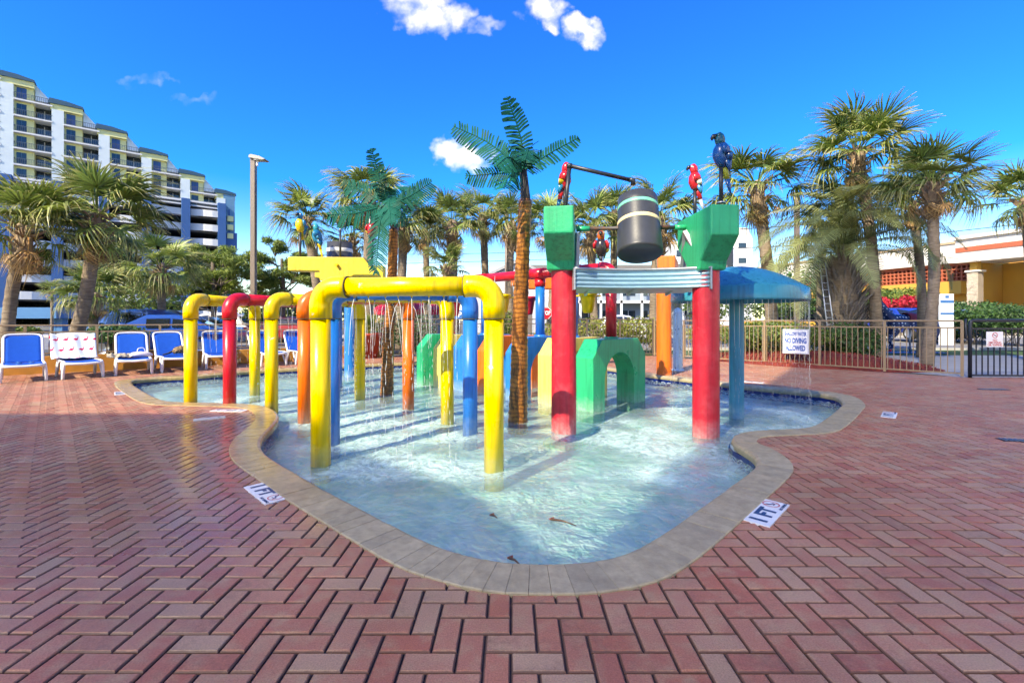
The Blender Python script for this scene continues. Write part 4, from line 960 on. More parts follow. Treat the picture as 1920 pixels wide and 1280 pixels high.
# ---- parrots
def parrot(base, ht, cols, label, face=0.0, size=1.0, pole=True, lean=0.0, beak=(.02, .02, .02), name='parrot_statue'):
    """cols: head, breast, wing upper, wing mid, wing tip, tail"""
    t = thing(name, label, 'parrot statue', base, face, 'painted parrots on poles')
    M = lambda n, c: paint('parrot_%s' % n, c, rough=.25, var=.1)
    if pole: MB().tube([(0, 0, 0), (0, 0, ht)], 0.022, 12).build('pole', DKPIPE, t); MB().lathe([(.05, 0), (.05, .012), (.024, .02)], (0, 0, 0), 16).build('pole_base', GALV, t)
    S = size; o = Vector((0, 0, ht))
    def P(x, z, y=0): return o+Vector((x*S, y*S, z*S))
    k = '%03d' % (abs(hash(label)) % 997) if False else label.replace(' ', '_')[:24]
    # body faces -x, tail hangs towards +x
    MB().tube([P(.035, -.03), P(.02, .03), P(-.005, .12), P(-.01, .20), P(-.005, .27)], [.035*S, .085*S, .10*S, .088*S, .055*S], 16).build('body', M(k+'_breast', cols[1]), t)
    hd = MB().tube([P(-.005, .255), P(-.012, .30), P(-.022, .345), P(-.022, .39), P(-.012, .418)], [.055*S, .062*S, .066*S, .05*S, .012*S], 16).build('head', M(k+'_head', cols[0]), t)
    MB().tube([P(-.07, .365), P(-.105, .36), P(-.125, .335), P(-.122, .305)], [.034*S, .032*S, .022*S, .004*S], 10).build('beak', M(k+'_beak', beak), hd)
    for s in (-1, 1):
        MB().tube([P(-.058, .362, s*.034), P(-.05, .362, s*.055)], [.020*S, .016*S], 10).build('face_patch', M(k+'_face', cols[6] if len(cols) > 6 else (.8, .8, .78)), hd)
        MB().tube([P(-.055, .366, s*.052), P(-.052, .366, s*.062)], [.006*S, .005*S], 8).build('eye', BLACK, hd)
        seq = [(P(-.0, .245, s*.07), .05), (P(.012, .19, s*.098), .068), (P(.03, .12, s*.095), .066), (P(.055, .05, s*.07), .052), (P(.085, -.04, s*.045), .03), (P(.10, -.09, s*.03), .006)]
        for nm, i0, i1, cc in (('wing', 0, 2, cols[2]), ('wing', 2, 3, cols[3]), ('wing', 3, 5, cols[4])):
            q = seq[i0:i1+1]; MB().tube([a for a, b in q], [b*S for a, b in q], 12, flat=0.5).build(nm, M(k+'_w%d' % i0, cc), t)
    MB().tube([P(.035, .02), P(.06, -.07), P(.085, -.18)], [.045*S, .042*S, .034*S], 10, flat=0.6).build('tail', M(k+'_t0', cols[4] if len(cols) < 8 else cols[7]), t)
    MB().tube([P(.085, -.18), P(.11, -.28), P(.13, -.36)], [.034*S, .026*S, .010*S], 10, flat=0.6).build('tail', M(k+'_tail', cols[5]), t)
    for s in (-1, 1): MB().tube([P(-.01, .03, s*.035), P(-.02, -.01, s*.03)], [.02*S, .016*S], 8).build('foot', M(k+'_foot', (.12, .11, .10)), t)
    return t
bl, dbl, yl, rd, wh = (.006, .19, .36), (.004, .075, .26), (.72, .50, .02), (.55, .02, .03), (.75, .70, .55)
def on(x, y, Z): return tuple(at(x, y, Z))
parrot(on(1352, 381, 5.2), .43, [(.006, .10, .15), dbl, dbl, dbl, dbl, dbl, (.01, .12, .18), (.30, .34, .04)], 'large blue parrot on the right green beam head', 0.1, .88)
parrot(on(1303, 408, 5.8), .36, [rd, rd, rd, wh, (.02, .25, .5), (.45, .5, .55), (.8, .8, .8), rd], 'red white and blue parrot on the right green beam head', -0.2, .76)
parrot(on(1059, 392, 5.95), .27, [rd, rd, rd, yl, bl, bl, (.8, .8, .8), rd], 'red parrot on the left green beam head behind the dark feed pipe', 2.9, .80)
parrot(on(1127, 492, 7.9), .13, [(.55, .12, .02), (.03, .025, .025), rd, yl, (.1, .35, .1), rd, (.5, .3, .1), rd], 'dark parrot with rainbow wings on the red overhead pipe', 1.3, 1.0)
parrot(on(563, 484, 9.6), .56, [bl, yl, bl, bl, bl, bl, (.7, .72, .72), yl], 'blue parrot with yellow breast on the yellow beam head', 1.35, .95)
parrot(on(594, 484, 9.65), .34, [(.01, .3, .35), bl, bl, bl, bl, yl, (.6, .65, .6), yl], 'smaller blue parrot seen from the side on the yellow beam head', 0.05, .92)
parrot(on(697, 486, 9.72), .50, [(.7, .7, .68), rd, rd, yl, bl, bl, (.8, .8, .78), rd], 'red parrot with white face on the right end of the yellow beam', 1.75, .95)
pl = thing('bare_pole', 'bare dark pole on the middle of the yellow beam', 'pole', on(638, 485, 9.7)); MB().tube([(0, 0, 0), (0, 0, .62)], 0.022, 12).build('pole', DKPIPE, pl); MB().lathe([(0, .02), (.02, .012), (.024, -.01)], (0, 0, .62), 10).build('cap', GALV, pl)
build_water()
# twigs afloat
STK = mat('wet_twig', (.10, .055, .03), .5, var=.3)
for (a, b, lab) in (((1033, 976), (1080, 988), 'thin twig with a red tip floating in the near water'), ((955, 1049), (977, 1064), 'short brown twig floating near the front coping'), ((921, 968), (932, 974), 'small brown leaf scrap floating in the near water')):
    p, q = Vector((*G(*a, h=WZ), WZ+.012)), Vector((*G(*b, h=WZ), WZ+.012)); m_ = (p+q)/2+Vector((0, .006, .004))
    t = thing('twig', lab, 'twig', tuple(m_)); MB().tube([p-m_, Vector((0, 0, .002)), q-m_], [.009, .006, .003], 7).build('stick', STK, t)
    MB().tube([p-m_+Vector((-.012, 0, 0)), p-m_+Vector((.02, .004, 0))], [.004, .013], 7).build('bud', mat('bud_red', (.25, .05, .03), .6), t)
# ================================================================== LOUNGERS AND WHAT LIES ON THEM
def ybox(mb, a, b, wx, wz):
    """bar between two points in the y-z plane"""
    a, b = Vector(a), Vector(b); t = (b-a).normalized(); s = Vector((1, 0, 0)); n = t.cross(s)
    if n.length < 1e-6: n = Vector((0, 0, 1))
    n.normalize(); s2 = n.cross(t).normalized()
    vs = [p+s2*wx/2*i+n*wz/2*j for p in (a, b) for i, j in ((-1, -1), (1, -1), (1, 1), (-1, 1))]
    mb.add(vs, [(0, 1, 2, 3), (7, 6, 5, 4), (0, 4, 5, 1), (1, 5, 6, 2), (2, 6, 7, 3), (3, 7, 4, 0)])
WDT = 0.63
def lounger_meshes():
    """local frame: foot end at y=0, head end towards +y"""
    M = {}
    hw = WDT/2
    seat = catmull([Vector((0, -.02, .335)), Vector((0, .10, .365)), Vector((0, .55, .36)), Vector((0, 1.02, .345))], 6, False)
    back = catmull([Vector((0, 1.02, .345)), Vector((0, 1.22, .58)), Vector((0, 1.40, .79)), Vector((0, 1.47, .87))], 6, False)
    def rail(pts):
        mb = MB()
        for s in (-1, 1): mb.tube([p+Vector((s*(hw-.02), 0, 0)) for p in pts], 0.026, 8, flat=.75)
        return mb
    m = rail(seat); m.tube([Vector((-hw+.02, -.02, .335)), Vector((-hw*.6, -.055, .325)), Vector((0, -.075, .318)), Vector((hw*.6, -.055, .325)), Vector((hw-.02, -.02, .335))], 0.034, 8, flat=.8)
    M['seat_frame'] = (m, WHITE)
    m = rail(back[:-2]); tp = back[-3]
    arc = [Vector((s*(hw-.02), 0, 0))+tp for s in (-1,)]+[Vector((-hw+.05, tp.y+.035, tp.z+.045)), Vector((-hw*.6, tp.y+.055, tp.z+.065)), Vector((0, tp.y+.06, tp.z+.072)), Vector((hw*.6, tp.y+.055, tp.z+.065)), Vector((hw-.05, tp.y+.035, tp.z+.045)), Vector((hw-.02, 0, 0))+tp]
    m.tube(catmull(arc, 4, False), 0.026, 8); M['back_frame'] = (m, WHITE)
    def cloth(pts, sag, x=hw-.03):
        mb = MB(); vs = []
        for p in pts:
            for i in range(9): u = -1+i/4; vs.append(p+Vector((u*x, 0, -sag*(1-u*u)+.004)))
        mb.add(vs, [(r*9+c, r*9+c+1, (r+1)*9+c+1, (r+1)*9+c) for r in range(len(pts)-1) for c in range(8)], True); return mb
    M['seat_sling'] = (cloth(seat, .022), SLING); M['back_sling'] = (cloth(back[:-1]+[tp+Vector((0, .045, .055))], .02), SLING)
    def leg(s, yt, yb, yt2):
        mb = MB(); x = s*(hw-.015)
        mb.tube(catmull([Vector((x, yt, .33)), Vector((x*1.04, (yt+yb)/2-.02, .18)), Vector((x*1.06, yb, 0))], 5, False), 0.027, 8, flat=.8)
        mb.tube(catmull([Vector((x, yt2, .33)), Vector((x*1.04, (yt2+yb)/2, .15)), Vector((x*1.06, yb+.02, .01))], 5, False), 0.022, 8, flat=.8); return mb
    M['leg'] = [(leg(s, y0, y1, y2), WHITE) for s in (-1, 1) for (y0, y1, y2) in ((.02, .04, .36), (1.0, 1.05, .78))]
    out = []
    for k, v in M.items():
        for mb, m in (v if isinstance(v, list) else [v]): out.append((k, mb.mesh(k, m)))
    return out
LM = lounger_meshes()
def lounger(foot, ang, label):
    t = thing('sun_lounger', label, 'sun lounger', (*foot, 0.0), ang, 'blue sun loungers along the low wall')
    for k, me in LM:
        o = inst(k, me, t)
        if 'sling' in k: md = o.modifiers.new('s', 'SOLIDIFY'); md.thickness = .004
    return t
A45 = R(47)
LOC = [((-9.78, 9.22), 'blue lounger at the far left with flip flops on its seat'), ((-9.12, 9.80), 'blue lounger covered by the flamingo towel'),
       ((-8.55, 10.42), 'blue lounger with a beige towel and a white bag on it'), ((-7.98, 11.02), 'blue lounger with a leopard print bag on it'), ((-7.42, 11.75), 'blue lounger seen between the yellow and red pipe posts'),
       ((-6.45, 12.5), 'blue lounger seen behind the second yellow pipe post'), ((-5.75, 13.0), 'blue lounger at the right end of the row beside the orange post')]
LG = [lounger(p, A45-R(1.2)*i+R((0, 4, -3, 2, -4, 3, 0)[i]), lab) for i, (p, lab) in enumerate(LOC)]
def on_lounger(i, x, y, z): return LG[i].matrix_basis @ Vector((x, y, z))
bpy.context.view_layer.update()
# flip flops
ff = thing('flip_flops', 'pair of blue flip flops on the leftmost lounger seat', 'flip flops', tuple(on_lounger(0, .02, .30, .352)), A45)
for s in (-1, 1):
    o = MB().tube([(s*.09, -.12, 0), (s*.09, -.06, .0), (s*.09, .05, 0), (s*.09, .12, 0)], [.02, .042, .045, .02], 12, flat=.3).build('sole', mat('flipflop_blue', (.01, .12, .40), .6), ff)
    MB().tube(catmull([Vector((s*.09-.045, .03, .005)), Vector((s*.09-.02, -.01, .045)), Vector((s*.09, -.06, .012))], 5, False), .006, 6).build('strap', mat('flipflop_strap', (.02, .16, .42), .5), o)
    MB().tube(catmull([Vector((s*.09+.045, .03, .005)), Vector((s*.09+.02, -.01, .045)), Vector((s*.09, -.06, .012))], 5, False), .006, 6).build('strap', MATS['flipflop_strap'], o)
# flamingo towel draped over the backrest
def towel_mat():
    m = bpy.data.materials.new('flamingo_towel'); m.use_nodes = True; t = NT(m.node_tree)
    p = t.n('ShaderNodeBsdfPrincipled'); o = t.n('ShaderNodeOutputMaterial'); t.l(p.outputs[0], o.inputs[0])
    uv = t.n('ShaderNodeUVMap').outputs[0]; s = t.n('ShaderNodeSeparateXYZ'); t.l(uv, s.inputs[0])
    U_ = t.math('MULTIPLY', s.outputs[0], 4.6); V__ = t.math('MULTIPLY', s.outputs[1], 4.3)
    row = t.math('FLOOR', V__); U2 = t.math('ADD', U_, t.math('MULTIPLY', t.math('MODULO', row, 2.0), 0.45))
    fu = t.math('SUBTRACT', t.math('FRACT', U2), .5); fv = t.math('SUBTRACT', t.math('FRACT', V__), .5)
    def ell(cx, cy, rx, ry):
        a = t.math('DIVIDE', t.math('SUBTRACT', fu, cx), rx); b = t.math('DIVIDE', t.math('SUBTRACT', fv, cy), ry)
        return t.math('LESS_THAN', t.math('ADD', t.math('MULTIPLY', a, a), t.math('MULTIPLY', b, b)), 1.0)
    f = t.math('MAXIMUM', ell(0, 0, .20, .12), t.math('MAXIMUM', ell(.20, .10, .045, .14), ell(.25, .22, .07, .045)))
    f = t.math('MAXIMUM', f, ell(-.22, -.03, .09, .04)); lg = t.math('MAXIMUM', ell(.02, -.25, .014, .17), ell(-.05, -.25, .014, .15))
    c = t.mix(lg, (.70, .76, .78), (.62, .35, .45)); c = t.mix(f, c, (.62, .015, .10)); t.l(c, p.inputs['Base Color']); p.inputs['Roughness'].default_value = .95
    b = t.n('ShaderNodeBump'); b.inputs['Strength'].default_value = .35; b.inputs['Distance'].default_value = .004; t.l(t.noise(t.n('ShaderNodeNewGeometry').outputs['Position'], 220, 2), b.inputs['Height']); t.l(b.outputs[0], p.inputs['Normal'])
    return m
def draped(name, label, cat, i, path, x0, x1, m, wave=.012, n=22, uvs=True, seed=1):
    """cloth strip that follows a path in the lounger's y-z plane"""
    P = resample(catmull([Vector((0, *p)) for p in path], 8, False), .035, False); g = random.Random(seed); ph = [g.uniform(0, 6.3) for _ in range(6)]
    vs = []; uv = []
    for r_, p in enumerate(P):
        t_ = (P[min(r_+1, len(P)-1)]-P[max(r_-1, 0)]).normalized(); nn = Vector((0, -t_.z, t_.y))
        for c in range(n+1):
            u = c/n; v = r_/(len(P)-1)
            wv = wave*(math.sin(u*13+ph[0]+1.5*math.sin(v*3+ph[1]))+.7*math.sin(u*25+ph[2]+v*4)+.4*math.sin(v*9+ph[3]+u*5))*(0.35+.65*abs(math.sin(v*2.6+.6)))
            vs.append(p+Vector((x0+(x1-x0)*u+.012*math.sin(v*7+ph[4]), 0, 0))+nn*(wv+.006)); uv.append((u, v))
    mb = MB(); fs = [(r_*(n+1)+c, r_*(n+1)+c+1, (r_+1)*(n+1)+c+1, (r_+1)*(n+1)+c) for r_ in range(len(P)-1) for c in range(n)]
    mb.add(vs, fs, True); o = mb.build(name, m, None, recalc=False); me = o.data
    ul = me.uv_layers.new(name='UVMap')
    for lp_ in me.loops: ul.data[lp_.index].uv = uv[lp_.vertex_index]
    o.modifiers.new('s', 'SOLIDIFY').thickness = .006
    o.matrix_basis = LG[i].matrix_basis.copy(); return tag(o, label, cat)
draped('beach_towel', 'white towel printed with pink flamingos draped over a lounger back', 'towel', 1, [(.80, .40), (.98, .39), (1.10, .50), (1.25, .66), (1.40, .84), (1.45, .915), (1.54, .88), (1.60, .62)], -.40, .37, towel_mat(), .010)
draped('folded_towel', 'crumpled beige towel hanging off the side of a lounger', 'towel', 2, [(.42, .39), (.55, .43), (.75, .435), (.95, .42), (1.02, .44)], -.46, .02, mat('beige_towel', (.42, .36, .26), .95, var=.35, vscale=14, bump=.5, bscale=120), .022, seed=3)
bg_ = thing('beach_bag', 'pale pink and white bag lying on the lounger seat', 'bag', tuple(on_lounger(2, .14, .55, .375)), A45)
MB().tube([(-.20, 0, .03), (-.15, 0, .05), (0, .01, .06), (.15, 0, .05), (.22, 0, .03)], [.07, .14, .16, .13, .06], 14, flat=.42).build('pouch', mat('pale_bag', (.74, .62, .62), .8, var=.15, vscale=9, bump=.4, bscale=14), bg_)
MB().tube(catmull([Vector((-.06, .05, .09)), Vector((-.04, .06, .19)), Vector((.06, .06, .20)), Vector((.10, .05, .09))], 6, False), .009, 7).build('handle', WHITE, bg_)
lb = thing('leopard_bag', 'leopard print bag with dark straps on the lounger seat', 'bag', tuple(on_lounger(3, .12, .72, .37)), A45)
MB().tube([(-.12, 0, .06), (-.05, 0, .11), (.05, .02, .13), (.15, .02, .12), (.20, 0, .06)], [.05, .11, .13, .12, .05], 14, flat=.8).build('pouch', mat('leopard_cloth', (.42, .27, .12), .8, col2=(.03, .02, .015), c2scale=34, c2=(.48, .52), bump=.4, bscale=20), lb)
MB().tube(catmull([Vector((-.30, -.02, .03)), Vector((-.20, 0, .06)), Vector((-.05, 0, .16)), Vector((-.18, .05, .05)), Vector((-.32, .03, .02))], 6, False), .016, 7).build('strap', mat('black_strap', (.03, .03, .035), .7), lb)

# ================================================================== PLANTS
def leaf_mat(name, green, dry, rnd=.35, tipstart=.55):
    m = bpy.data.materials.new(name); m.use_nodes = True; t = NT(m.node_tree)
    p = t.n('ShaderNodeBsdfPrincipled'); o = t.n('ShaderNodeOutputMaterial')
    r = t.n('ShaderNodeObjectInfo').outputs['Random']; a = t.n('ShaderNodeAttribute', attribute_name='along').outputs['Fac']; b = t.n('ShaderNodeAttribute', attribute_name='tone').outputs['Fac']
    c = t.mix(r, tuple(x*(1-rnd) for x in green), tuple(x*(1+rnd) for x in (green[0]*1.25, green[1], green[2]*.9)))
    c = t.mix(t.math('MULTIPLY', t.ramp(a, [(tipstart, (0, 0, 0)), (1, (1, 1, 1))]), .8), c, dry)
    c = t.mix(1.0, c, t.ramp(b, [(0, (.62,)*3), (1, (1.3,)*3)]), 'MULTIPLY')
    t.l(c, p.inputs['Base Color']); p.inputs['Roughness'].default_value = .42
    tl = t.n('ShaderNodeBsdfTranslucent'); t.l(c, tl.inputs[0]); mx = t.n('ShaderNodeMixShader'); mx.inputs[0].default_value = .3
    t.l(p.outputs[0], mx.inputs[1]); t.l(tl.outputs[0], mx.inputs[2]); t.l(mx.outputs[0], o.inputs[0]); return m
PALM = leaf_mat('palm_leaf', (.17, .27, .065), (.50, .42, .17)); PALMD = leaf_mat('palm_leaf_dry', (.42, .30, .13), (.48, .36, .18)); PINDO = leaf_mat('pindo_leaf', (.20, .27, .11), (.36, .36, .18), .3, .7)
def attr_mesh(name, V, Fc, along, tone, m):
    me = bpy.data.meshes.new(name); me.from_pydata(V, [], Fc)
    for nm, d in (('along', along), ('tone', tone)):
        a = me.attributes.new(nm, 'FLOAT', 'POINT'); a.data.foreach_set('value', np.array(d, np.float32))
    me.materials.append(m); return me
def fan_leaf(seed, droop, m, pet=.75, size=.78, nseg=30, spread=118):
    """palmetto leaf: stalk along +x, then a pleated fan whose finger tips droop"""
    g = random.Random(seed); V, Fc, al, to = [], [], [], []
    def add(vs, fs, a, tn):
        b = len(V); V.extend(vs); Fc.extend([tuple(i+b for i in f) for f in fs]); al.extend(a); to.extend([tn]*len(vs))
    # stalk with an arching curve
    st = [Vector((pet*u, 0, .10*math.sin(u*PI*.6)-droop*.18*u*u)) for u in (0, .33, .66, 1)]; w0 = .020
    vs = []; 
    for i, p in enumerate(st): w_ = w0*(1-.35*i/3); vs += [p+Vector((0, -w_, 0)), p+Vector((0, 0, w_*.8)), p+Vector((0, w_, 0)), p+Vector((0, 0, -w_*.5))]
    add(vs, [(i*4+k, i*4+(k+1) % 4, i*4+4+(k+1) % 4, i*4+4+k) for i in range(3) for k in range(4)], [0]*16, .8)
    hub = st[-1]; d0 = (st[-1]-st[-2]).normalized()
    for i in range(nseg):
        a = R(spread)*(-1+2*(i+.5)/nseg); L = size*(1-.28*(abs(a)/R(spread))**2)*g.uniform(.86, 1.06)
        dirv = Vector((math.cos(a), math.sin(a)*1.0, .22*abs(math.sin(a))-.04)); dirv.normalize(); sd_ = Vector((-math.sin(a), math.cos(a), 0))
        w_ = .021*size/.78; tw = .012*(1 if i % 2 else -1); dr = droop*g.uniform(.6, 1.4); sw = g.gauss(0, .07)
        pts = []
        for u, ww in ((.02, .3), (.35, 1), (.62, .8), (.84, .45), (1.0, .06)):
            fall = -dr*(max(0, u-.38)**2)*L*1.35
            p = hub+dirv*(L*u*(1-.12*dr*u*u))+sd_*(sw*u*u*L)+Vector((0, 0, fall+tw*u))
            pts.append((p-sd_*w_*ww, p+sd_*w_*ww+Vector((0, 0, tw*.8))))
        tn = g.random(); vs = [q for pr_ in pts for q in pr_]
        add(vs, [(2*k, 2*k+1, 2*k+3, 2*k+2) for k in range(4)], [u for u in (.02, .35, .62, .84, 1) for _ in (0, 1)], tn)
    return attr_mesh('frond', [tuple(v) for v in V], Fc, al, to, m)
FAN = [fan_leaf(i, (.5, .8, .35, 1.0)[i], PALM) for i in range(4)]; FANd = [fan_leaf(20+i, 1.6+.4*i, PALM, nseg=26) for i in range(2)]; FANx = [fan_leaf(30+i, 2.0+.5*i, PALMD, nseg=18, spread=80, size=.7) for i in range(2)]
def trunk_mat(name, a, b, ringf=9.0):
    m = bpy.data.materials.new(name); m.use_nodes = True; t = NT(m.node_tree)
    p = t.n('ShaderNodeBsdfPrincipled'); o = t.n('ShaderNodeOutputMaterial'); t.l(p.outputs[0], o.inputs[0])
    P = t.n('ShaderNodeNewGeometry').outputs['Position']; st = t.vmath('MULTIPLY', P, (2.0, 2.0, 9.0))
    n = t.noise(st, 2.4, 6, .7); c = t.ramp(n, [(.3, a), (.7, b)]); c = t.mix(1.0, c, t.ramp(t.noise(P, 1.4, 3), [(.3, (.75,)*3), (.7, (1.2,)*3)]), 'MULTIPLY')
    t.l(c, p.inputs['Base Color']); p.inputs['Roughness'].default_value = .9
    bp = t.n('ShaderNodeBump'); bp.inputs['Strength'].default_value = .9; bp.inputs['Distance'].default_value = .03; t.l(n, bp.inputs['Height']); t.l(bp.outputs[0], p.inputs['Normal']); return m
PTR = trunk_mat('palm_trunk', (.13, .095, .065), (.34, .265, .185)); BOOT = mat('palm_boots', (.30, .215, .14), .9, var=.45, vscale=14, rnd=.2)
def palm(label, base, top, r, R_, seed, nf=(15, 12, 8), boots=.9, group='cabbage palms around the pool', lean=None, dry=.3, wind=0.0):
    """base/top: trunk ends; R_: crown radius"""
    g = random.Random(seed); base, top = Vector(base), Vector(top)
    t = thing('palm_tree', label, 'palm tree', tuple(base), 0, group); tp = top-base; Ht = tp.length
    mid = tp*.5+Vector((g.uniform(-.06, .06)*Ht*.5, 0, 0)) if lean is None else Vector(lean)-base
    P = resample(catmull([Vector((0, 0, 0)), mid, tp], 10, False), .10, False); n = len(P)
    rr = [r*(1.12-.22*min(1, i/n*3))*(1+.035*math.sin(i*2.3)+g.uniform(-.02, .02)) for i in range(n)]
    MB().tube(P, rr, 14).build('trunk', PTR, t)
    cr = bpy.data.objects.new('crown', None); COL.objects.link(cr); cr.parent = t; cr.location = tuple(tp)
    mb = MB(); bl_ = boots*R_*.55
    for i in range(int(26+30*boots)):
        u = g.random(); z = -bl_*u; a = i*2.4+g.uniform(-.3, .3); L = R_*g.uniform(.10, .20)*(1.15-.4*u); e = g.uniform(.35, .9)
        d_ = Vector((math.cos(a)*math.cos(e), math.sin(a)*math.cos(e), math.sin(e))); o_ = Vector((math.cos(a)*r*.8, math.sin(a)*r*.8, z)); s_ = Vector((-math.sin(a), math.cos(a), 0))*r*.30
        q = o_+d_*L; mb.add([o_-s_, o_+s_, q+s_*.45, q-s_*.45, o_-d_*.06+Vector((math.cos(a), math.sin(a), -1))*.05, q+d_.cross(s_.normalized())*-.03], [(0, 1, 2, 3), (0, 4, 1), (0, 3, 5, 4), (1, 4, 5, 2), (3, 2, 5)])
    mb.tube([Vector((0, 0, -bl_)), Vector((0, 0, 0)), Vector((0, 0, R_*.10))], [r*1.05, r*1.1, r*.5], 10); mb.build('boots', BOOT, cr, recalc=False)
    sc0 = R_/1.5
    for kind_, cnt in enumerate(nf):
        for i in range(cnt):
            a = (i+g.random()*.8)*2*PI/cnt*(1 if kind_ else 1.618)+g.uniform(-.2, .2)
            if kind_ == 0: el = R(g.uniform(12, 78)); me = FAN[g.randrange(4)]
            elif kind_ == 1: el = R(g.uniform(-22, 22)); me = FANd[g.randrange(2)] if g.random() < .45 else FAN[g.randrange(4)]
            else: el = R(g.uniform(-72, -30)); me = FANx[g.randrange(2)] if g.random() < .75 else FANd[1]
            a += wind*math.sin(a)
            sc = sc0*g.uniform(.86, 1.1)*(.62 if kind_ == 2 else (.9 if kind_ == 1 else 1))
            rot = (Matrix.Rotation(a, 3, 'Z') @ Matrix.Rotation(-el, 3, 'Y') @ Matrix.Rotation(g.uniform(-.5, .5), 3, 'X')).to_euler()
            inst('frond', me, cr, (math.cos(a)*r*.5, math.sin(a)*r*.5, g.uniform(-.06, .04)*R_-(.10*R_ if kind_ == 2 else 0)), rot, (sc, sc, sc))
    return t
def pp(label, bx, tx, ty, Z, wpx, rpx, seed, zb=0.0, by=None, **kw):
    b = ((bx-CX)/F*Z, Z, zb); tpt = at(tx, ty, Z); q = 1/math.sqrt(1+((tx-CX)/F)**2); return palm(label, b, tpt, wpx/F*Z/2*q, rpx/F*Z*q, seed, **kw)
NEARP = 'palms standing just outside the fence'
pp('big shaggy palm cut by the left edge of the frame', 8, 46, 425, 11.9, 31, 188, 1, boots=1.25, group=NEARP, nf=(18, 14, 10))
pp('leaning palm behind the flamingo towel lounger', 128, 182, 405, 12.6, 32, 176, 2, boots=1.15, group=NEARP, nf=(18, 15, 10))
pp('medium palm left of the first yellow arch', 308, 303, 500, 19, 19, 104, 3, group='palms beyond the fence', nf=(16, 14, 6))
pp('small palm between the leaning palm and its neighbour', 176, 178, 555, 17.2, 21, 100, 4, group='palms beyond the fence')
pp('tiny distant palm in front of the parking deck', 97, 97, 545, 32, 7, 40, 5, group='palms beyond the fence', nf=(12, 8, 3), boots=.4)
BP = 'row of palms behind the pool'
pp('palm right of the lamp post', 604, 574, 412, 19.5, 19, 84, 6, group=BP)
pp('tall palm behind the shorter carved palm', 692, 694, 372, 18.5, 21, 92, 7, group=BP, nf=(18, 14, 10))
pp('low palm peeking out between two parrots', 668, 660, 448, 20, 14, 66, 8, group=BP)
pp('palm crown just right of the shorter carved palm', 748, 758, 420, 19.5, 19, 80, 9, group=BP, boots=1.2)
pp('slim palm left of the shaggy trunk', 800, 798, 436, 23, 13, 62, 10, group=BP)
pp('shaggy trunked palm above the middle of the front arch', 852, 848, 420, 20.5, 20, 78, 11, group=BP, boots=1.6)
pp('smooth trunked palm left of the tall carved palm', 915, 906, 405, 23, 15, 70, 12, group=BP)
pp('young palm low behind the front yellow arch', 836, 836, 500, 17, 12, 56, 13, group=BP, nf=(14, 8, 4), boots=.5)
pp('palm crown left of the tall carved palm head', 962, 960, 420, 22, 15, 62, 14, group=BP, boots=1.5)
pp('palm crown between the carved palm and the green beam head', 1030, 1032, 420, 21.5, 18, 74, 15, group=BP)
pp('palm behind the left green beam head', 1118, 1108, 430, 21, 17, 84, 16, group=BP)
pp('palm crown left of the black bucket', 1148, 1152, 400, 23, 15, 66, 17, group=BP)
pp('palm crown right of the black bucket', 1226, 1238, 408, 20, 19, 95, 18, group=BP, boots=1.4)
pp('palm with sunlit crown between the blue parrot and the lamp pole', 1452, 1420, 350, 16.5, 26, 125, 19, group=BP, boots=.8)
RP = 'tall palms at the right'
pp('tallest palm at the right with a windswept crown', 1645, 1608, 285, 14.6, 25, 138, 20, group=RP, nf=(20, 15, 9), boots=1.1)
pp('sunlit trunk palm tucked behind the tallest right palm', 1612, 1585, 390, 16.2, 26, 120, 21, group=RP, nf=(10, 12, 9))
pp('palm with split bark standing in the red mulch', 1738, 1746, 345, 12.6, 26, 142, 22, group=RP, nf=(18, 16, 8), boots=1.1)
pp('palm directly behind the split bark palm', 1728, 1712, 385, 15.5, 20, 118, 23, group=RP, nf=(14, 12, 6))
pp('palm cut by the right edge of the frame', 1935, 1925, 375, 14.5, 28, 130, 24, group=RP)
pp('slim trunk palm under the pindo palm fronds', 1536, 1538, 470, 24, 12, 60, 25, group='palms beyond the fence')
# pindo palm with feather fronds
def feather(seed):
    g = random.Random(seed); V, Fc, al, to = [], [], [], []
    P = catmull([Vector((0, 0, 0)), Vector((.55, 0, .38)), Vector((1.15, 0, .42)), Vector((1.65, 0, .02)), Vector((1.85, 0, -.45))], 8, False); P = resample(P, .045, False); n = len(P)
    for i in range(n-1):
        for s in (-1, 1):
            t_ = (P[i+1]-P[max(i-1, 0)]).normalized()
            if i < 6: continue
            u = i/n; L = .42*math.sin(PI*min(1, u*.9+.12))**.6*g.uniform(.85, 1.1); e = P[i]+t_*L*.55+Vector((0, s*L*.62, .10*L)); f_ = e+Vector((.02, s*L*.12, -L*.42)); b = len(V); q = t_*.016
            V.extend([P[i]-q, P[i]+q, e+q*.7, e-q*.7, f_]); Fc.extend([(b, b+1, b+2, b+3), (b+3, b+2, b+4)]); al.extend([0, 0, .6, .6, 1]); to.extend([g.random()]*5)
    for i in range(n-1):
        b = len(V); w_ = .02*(1-.7*i/n); V.extend([P[i]+Vector((0, -w_, 0)), P[i]+Vector((0, w_, 0)), P[i+1]+Vector((0, w_, 0)), P[i+1]+Vector((0, -w_, 0))]); Fc.append((b, b+1, b+2, b+3)); al.extend([0]*4); to.extend([.7]*4)
    return attr_mesh('feather_frond', [tuple(v) for v in V], Fc, al, to, PINDO)
FEA = [feather(i) for i in range(3)]
